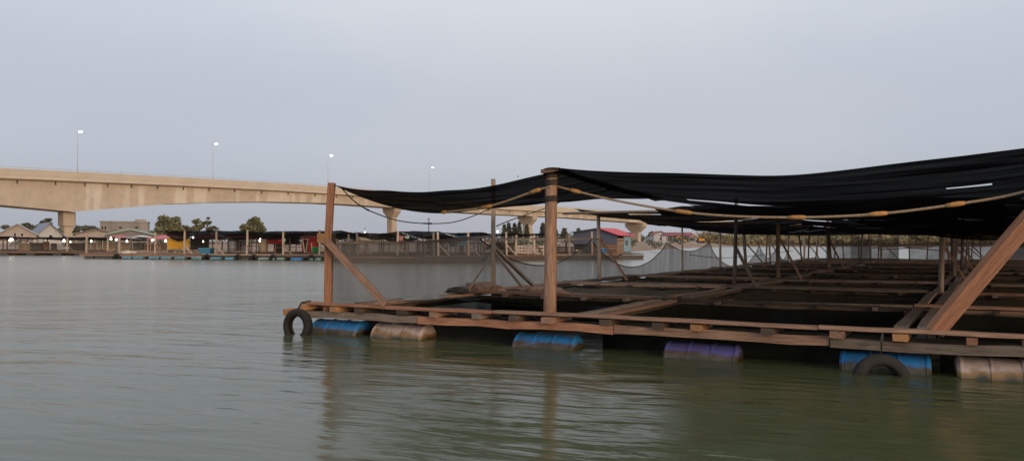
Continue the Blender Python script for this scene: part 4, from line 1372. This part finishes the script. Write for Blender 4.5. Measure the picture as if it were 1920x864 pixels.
# pavilion with a long dark red roof
a, c = at(1245, 441.5, 205), at(1303, 441.5, 205); zt_ = at(0, 435.5, 205).z
pv = thing('pavilion', ((a.x + c.x) / 2, 205, GZ), 'open pavilion with a long dark red roof on posts', 'pavilion')
w = c.x - a.x; ze = a.z - GZ; za = zt_ - GZ
V = [(-w / 2, -2, ze), (w / 2, -2, ze), (w / 2, 6, ze), (-w / 2, 6, ze), (-w / 2 + .6, 2, za), (w / 2 - .6, 2, za)]
V += [(x, y, z - .12) for x, y, z in V]
mesh('roof', V, [(0, 1, 5, 4), (1, 2, 5), (2, 3, 4, 5), (3, 0, 4), (6, 10, 11, 7), (7, 11, 8), (8, 11, 10, 9), (9, 10, 6), (0, 6, 7, 1), (1, 7, 8, 2), (2, 8, 9, 3), (3, 9, 6, 0)], mat('dark_red_roof', (.26, .07, .085), None, 1, .7), pv)
for i in range(6):
    for y in (-1.6, 5.6):
        x = -w / 2 + .4 + (w - .8) * i / 5
        box('post', (x - .1, x + .1, y - .1, y + .1, -.2, ze - .05), GREYH, pv)
box('floor_slab', (-w / 2, w / 2, -2, 6, -.3, .12), CREAM, pv)

ORANGE = mat('orange_paint', (.62, .28, .03), (.5, .2, .03), 2, .5)


def digger(px, Y, s, label, flip=1):
    p = at(px, 452, Y)
    t_ = thing('excavator', (p.x, Y, GZ), label, 'excavator', 'excavators on the far bank')
    for y in (-.6, .6):
        V, Fc = [], []
        prof = [(-1.1, .25), (-.95, .05), (.95, .05), (1.1, .25), (1.1, .45), (.95, .62), (-.95, .62), (-1.1, .45)]
        for yy in (y - .22, y + .22): V += [(x * s, yy * s, z * s) for x, z in prof]
        n_ = 8
        Fc = [tuple(range(n_)), tuple(reversed(range(n_, 2 * n_)))] + [(j, j + n_, (j + 1) % n_ + n_, (j + 1) % n_) for j in range(n_)]
        mesh('track', V, Fc, RUBBER, t_)
    f = flip
    box('body', (*sorted((-1.2 * s * f, .5 * s * f)), -.8 * s, .8 * s, .66 * s, 1.35 * s), ORANGE, t_)
    cab = box('cab', (*sorted((-.1 * s * f, .7 * s * f)), -.78 * s, -.02 * s, 1.36 * s, 2.3 * s), ORANGE, t_)
    box('window', (*sorted((0, .6 * s * f)), -.8 * s, -.785 * s, 1.55 * s, 2.15 * s), DARKW, cab)
    p0 = Vector((p.x, Y, GZ))
    beam('boom', p0 + Vector((.5 * f, .3, 1.2)) * s, p0 + Vector((1.9 * f, .3, 2.9)) * s, .25 * s, .3 * s, ORANGE, t_, 2, 0)
    ar = beam('arm', p0 + Vector((1.9 * f, .3, 2.95)) * s, p0 + Vector((2.9 * f, .3, 1.5)) * s, .2 * s, .22 * s, ORANGE, t_, 2, 0)
    q0 = p0 + Vector((2.9 * f, .3, 1.5)) * s
    V, Fc = box_data(-.35 * s, .25 * s, -.3 * s, .3 * s, -.6 * s, 0)
    V = [(x * (1 if z > -.1 else .6), y, z) for x, y, z in V]
    mesh('bucket', V, Fc, RUBBER, ar, T(q0))


digger(1281, 192, .62, 'orange excavator in front of the dark red pavilion', -1)
digger(1313, 198, .8, 'orange excavator at the edge of the nipa palms', -1)

# ------------------------------------------------------------------ trees
def leaf_mat(name, c, c2):
    m, n, l, b = new_mat(name)
    gi = n.new('ShaderNodeNewGeometry')
    r = ramp_node(n, [(0, c2), (1, c)])
    l.new(gi.outputs['Random Per Island'], r.inputs[0]); l.new(r.outputs[0], b.inputs['Base Color'])
    b.inputs['Roughness'].default_value = .7; b.inputs['Specular IOR Level'].default_value = .2
    return m


LEAF = leaf_mat('leaf_green', (.27, .26, .15), (.11, .115, .066))
LEAFD = leaf_mat('leaf_dark', (.165, .17, .12), (.075, .082, .062))
LEAFO = leaf_mat('leaf_olive', (.42, .34, .19), (.19, .155, .085))
BARK = mat('bark', (.16, .12, .09), None, 4, .95)


def leaves(blobs, n_, s0, rnd):
    V, Fc = [], []
    tot = sum(b_[3] * b_[4] for b_ in blobs)
    for (x, y, z, rx, rz) in blobs:
        k_ = int(n_ * rx * rz / tot)
        for i in range(k_):
            d = Vector((rnd.gauss(0, 1), rnd.gauss(0, 1), rnd.gauss(0, 1))).normalized() * (rnd.random() ** .45)
            if nz3(d.x * 2.3 + x, d.y * 2.3 + y, d.z * 2.3 + z) < -.22: continue
            c = Vector((x + d.x * rx, y + d.y * rx, z + d.z * rz))
            a = Vector((rnd.gauss(0, 1), rnd.gauss(0, 1), rnd.gauss(0, .7))).normalized(); b_ = a.cross(Vector((rnd.gauss(0, 1), rnd.gauss(0, 1), rnd.gauss(0, 1)))).normalized()
            s = s0 * rnd.uniform(.6, 1.3); k0 = len(V)
            V += [c - a * s, c + b_ * s * .45, c + a * s, c - b_ * s * .45]; Fc.append((k0, k0 + 1, k0 + 2, k0 + 3))
    return V, Fc


def tree(px, Y, blobs, label, leafm, n_=1600, s0=.28, name='tree', group='trees behind the far rafts', tw=.16):
    """blobs: (px, py, rx_px, ry_px) in the picture, each given its own depth in the crown"""
    rnd = random.Random(int(px * 7))
    p0 = Vector(((px - 960) / F * Y, Y, GZ - .15))
    t_ = thing(name, p0, label, 'tree', group)
    bl = []
    for bx, by, rx, ry in blobs:
        c = at(bx, by, Y) + Vector((0, rnd.uniform(-.6, .6) * rx / F * Y, 0)) - p0
        bl.append((c.x, c.y, c.z, rx / F * Y, ry / F * Y))
    V, Fc = leaves(bl, n_, s0, rnd)
    mesh('crown', V, Fc, leafm, t_)
    top = max(b_[2] for b_ in bl)
    V, Fc = tube_data([Vector((0, 0, 0)), Vector((.05, 0, top * .35)), Vector((-.05, .05, top * .7)), Vector((0, 0, top))], [tw, tw * .8, tw * .5, tw * .15], 7)
    tr = mesh('trunk', V, Fc, BARK, t_, None, True)
    for b_ in bl:
        V, Fc = tube_data([Vector((0, 0, min(b_[2], top) * .55)), Vector((b_[0] * .5, b_[1] * .5, b_[2] * .8)), Vector((b_[0], b_[1], b_[2] + b_[4] * .4))], [tw * .5, tw * .35, tw * .1], 5)
        mesh('limb', V, Fc, BARK, tr, W[t_.as_pointer()].copy(), True)
    return t_


tree(318, 132, [(312, 410, 13, 6), (304, 420, 14, 7), (325, 421, 17, 8), (332, 412, 8, 6), (312, 431, 20, 8), (333, 430, 12, 7), (300, 430, 10, 7)], 'broad leafy tree right of the concrete block', LEAF, 3600, .3)
tree(347, 134, [(345, 429, 12, 6), (352, 432, 10, 6), (338, 432, 8, 5)], 'low dark bushy tree right of the broad leafy tree', LEAFD, 1400, .3)
tree(369, 136, [(366, 416, 7, 4), (372, 414, 6, 4), (368, 427, 9, 6), (378, 424, 6, 4), (362, 430, 6, 4)], 'thin airy tree left of the wispy one', LEAF, 800, .28)
tree(388, 136, [(390, 409, 3, 2), (389, 417, 7, 4), (383, 419, 4, 3), (400, 428, 10, 4), (392, 430, 6, 4)], 'wispy tree with a tiny top tuft', LEAFD, 620, .28)
tree(476, 128, [(481, 412, 8, 6), (472, 418, 12, 8), (486, 421, 9, 7), (462, 427, 12, 8), (478, 429, 18, 9), (490, 430, 8, 6)], 'rounded green tree standing alone above the middle raft roof', LEAF, 3400, .28)
tree(87, 142, [(90, 412, 6, 3), (84, 419, 8, 6), (76, 427, 9, 6), (92, 420, 5, 4), (70, 430, 8, 5)], 'dark tree with a small tuft behind the white house', LEAFD, 1500, .3)
tree(46, 150, [(46, 424, 12, 6), (38, 428, 10, 5), (56, 427, 8, 6)], 'dark bushy tree behind the cream gabled house', LEAFD, 1200, .32)
tree(166, 150, [(158, 428, 12, 5), (174, 429, 12, 5), (184, 432, 6, 4)], 'low wide dark tree behind the brown roofed house', LEAFD, 1300, .32)
tree(10, 150, [(8, 426, 7, 4), (15, 428, 6, 3)], 'dark tree top poking out behind the cream house roof', LEAFD, 500, .3)
tree(111, 135, [(112, 434, 5, 6), (108, 437, 5, 5)], 'small green bush tree at the white house gable', LEAF, 500, .28)
tree(145, 138, [(146, 431, 5, 8), (142, 436, 4, 6)], 'narrow dark bush right behind the thick bridge pier', LEAFD, 500, .3)
for i, (px, top, rx) in enumerate(((946, 421, 5), (954, 418, 5.5), (965, 419, 5.5), (974, 416.5, 5), (988, 420, 4), (1018, 418, 6), (1027, 421, 6), (1040, 424, 6), (1058, 427, 7), (1085, 427, 6))):
    h = 450 - top
    tree(px, 262 + i % 3 * 6, [(px, top + 4 + h * q, rx * 1.5 * (.35 + .65 * q ** .7), h * .15) for q in (0, .2, .42, .66)], 'pointed dark casuarina tree, %s from the left of the row by the piers' % ('first', 'second', 'third', 'fourth', 'fifth', 'sixth', 'seventh', 'eighth', 'ninth', 'tenth')[i],
         LEAFD, 1500, .5, 'casuarina_tree', 'row of casuarinas beside the bridge piers', .25)
tree(1221, 250, [(1221, 441, 7, 7), (1229, 445, 6, 5)], 'small round tree beside the last visible pier', LEAFD, 700, .45)


# nipa palms along the right bank
def frond(V, Fc, base, az, L, up, rnd, k=7, wd_=.5):
    pts_ = []
    d = Vector((math.cos(az), math.sin(az), 0))
    for i in range(k + 1):
        t = i / k
        pts_.append(base + d * (L * t * (.35 + .5 * t)) + Vector((0, 0, up * (t * 1.25 - .55 * t ** 2.6))))
    pd = Vector((-d.y, d.x, 0))
    for i in range(1, k):
        for s in (-1, 1):
            q0 = pts_[i]; q1 = pts_[i] + pd * s * wd_ * rnd.uniform(.7, 1.2) * (1 - .5 * i / k) + (pts_[i + 1] - pts_[i]) * .9 + Vector((0, 0, -.25 * wd_))
            k0 = len(V); w2 = (pts_[i + 1] - pts_[i]) * .55
            V += [q0, q0 + w2, q1]; Fc.append((k0, k0 + 1, k0 + 2))


def palm_clump(p, h, nf, rnd):
    V, Fc = [], []
    for i in range(nf):
        frond(V, Fc, Vector((rnd.uniform(-.3, .3), rnd.uniform(-.3, .3), 0)), rnd.uniform(0, math.tau), h * rnd.uniform(.4, .9), h * rnd.uniform(.7, 1.05), rnd, 7, h * .16)
    return V, Fc


rnd = random.Random(5)
for i, (px, h, lab) in enumerate(((1320, 5.2, 'leftmost tall nipa palm at the edge of the thicket, behind the right excavator'), (1338, 5.6, 'tall pale nipa palm right of the right excavator'), (1331, 3.6, 'short nipa palm between the two tall ones'), (1352, 4.2, 'nipa palm right of the tall pale one'))):
    Y = (212, 214, 207, 212)[i]
    p = Vector(((px - 960) / F * Y, Y, .7))
    t_ = thing('nipa_palm', p, lab, 'palm', 'nipa palms on the right bank')
    V, Fc = palm_clump(p, h, 26, rnd)
    mesh('crown', V, Fc, LEAFO, t_)
    V, Fc = tube_data([Vector((0, 0, -.3)), Vector((0, 0, .5)), Vector((.05, 0, 1.0))], [.3, .25, .12], 7)
    mesh('trunk', V, Fc, BARK, t_, None, True)
V, Fc = [], []
X = 57.0
while X < 240:
    for r_ in range(5):
        Y = 205.5 + r_ * 3.2 + rnd.uniform(-.8, .8) + max(0, (X - 95) * .02)
        h = 1.22 * (2.0 + .55 * r_ + rnd.uniform(-.5, 1.0)) * (.8 if X < 72 else 1)
        v2, f2 = palm_clump(None, h, 16, rnd)
        o_ = Vector((X + rnd.uniform(-1, 1), Y, .35)); k0 = len(V)
        V += [v + o_ for v in v2]; Fc += [tuple(q_ + k0 for q_ in f) for f in f2]
    X += 1.7
bl = [(rnd.uniform(57, 235), 207 + rnd.uniform(0, 14), 1.0 + rnd.uniform(0, 1.8), rnd.uniform(1.4, 2.6), rnd.uniform(1.0, 1.7)) for i in range(190)]
v2, f2 = leaves(bl, 26000, .42, rnd); k0 = len(V)
V += v2; Fc += [tuple(q_ + k0 for q_ in f) for f in f2]
tag(mesh('mangrove_thicket', V, Fc, LEAFO), 'dense olive thicket of nipa palms and mangrove along the right bank', 'thicket', kind='stuff')
# scrub along the left bank and a far tree line
V, Fc = [], []
bl = [(rnd.uniform(-70, 24), 96 + rnd.uniform(0, 26), 1.0 + rnd.uniform(-.1, .4), rnd.uniform(.6, 1.4), rnd.uniform(.3, .6)) for i in range(70)]
v2, f2 = leaves(bl, 6000, .22, rnd)
tag(mesh('bank_scrub', v2, f2, LEAFD), 'low dark scrub growing along the river bank', 'scrub', kind='stuff')
bl = [(rnd.uniform(-330, 520), 560 + rnd.uniform(0, 60), 2.5 + rnd.uniform(0, 3.2), rnd.uniform(4, 9), rnd.uniform(2, 3.6)) for i in range(260)]
v2, f2 = leaves(bl, 22000, 1.1, rnd)
tag(mesh('far_tree_line', v2, f2, LEAFD), 'far dark line of trees on the horizon beyond the bank', 'tree line', kind='stuff')

# a small bird far above the rafts
bp0 = at(971, 331, 150)
bd = thing('bird', bp0, 'tiny dark bird flying in the sky above the tall thin side post', 'bird')
V, Fc = tube_data([Vector((x, 0, 0)) for x in (-.22, -.12, 0, .12, .2)], [.01, .05, .065, .045, .015], 8)
mesh('body', V, Fc, DARKW, bd, None, True)
for s in (-1, 1):
    V = [(.06, 0, .03), (-.1, 0, .03), (-.08, s * .25, .14), (-.12, s * .48, .1), (.02, s * .26, .16)]
    V += [(x, y, z + .012) for x, y, z in V]
    mesh('wing', V, [(0, 1, 2, 3, 4), (9, 8, 7, 6, 5)] + [(j, j + 5, (j + 1) % 5 + 5, (j + 1) % 5) for j in range(5)], DARKW, bd)
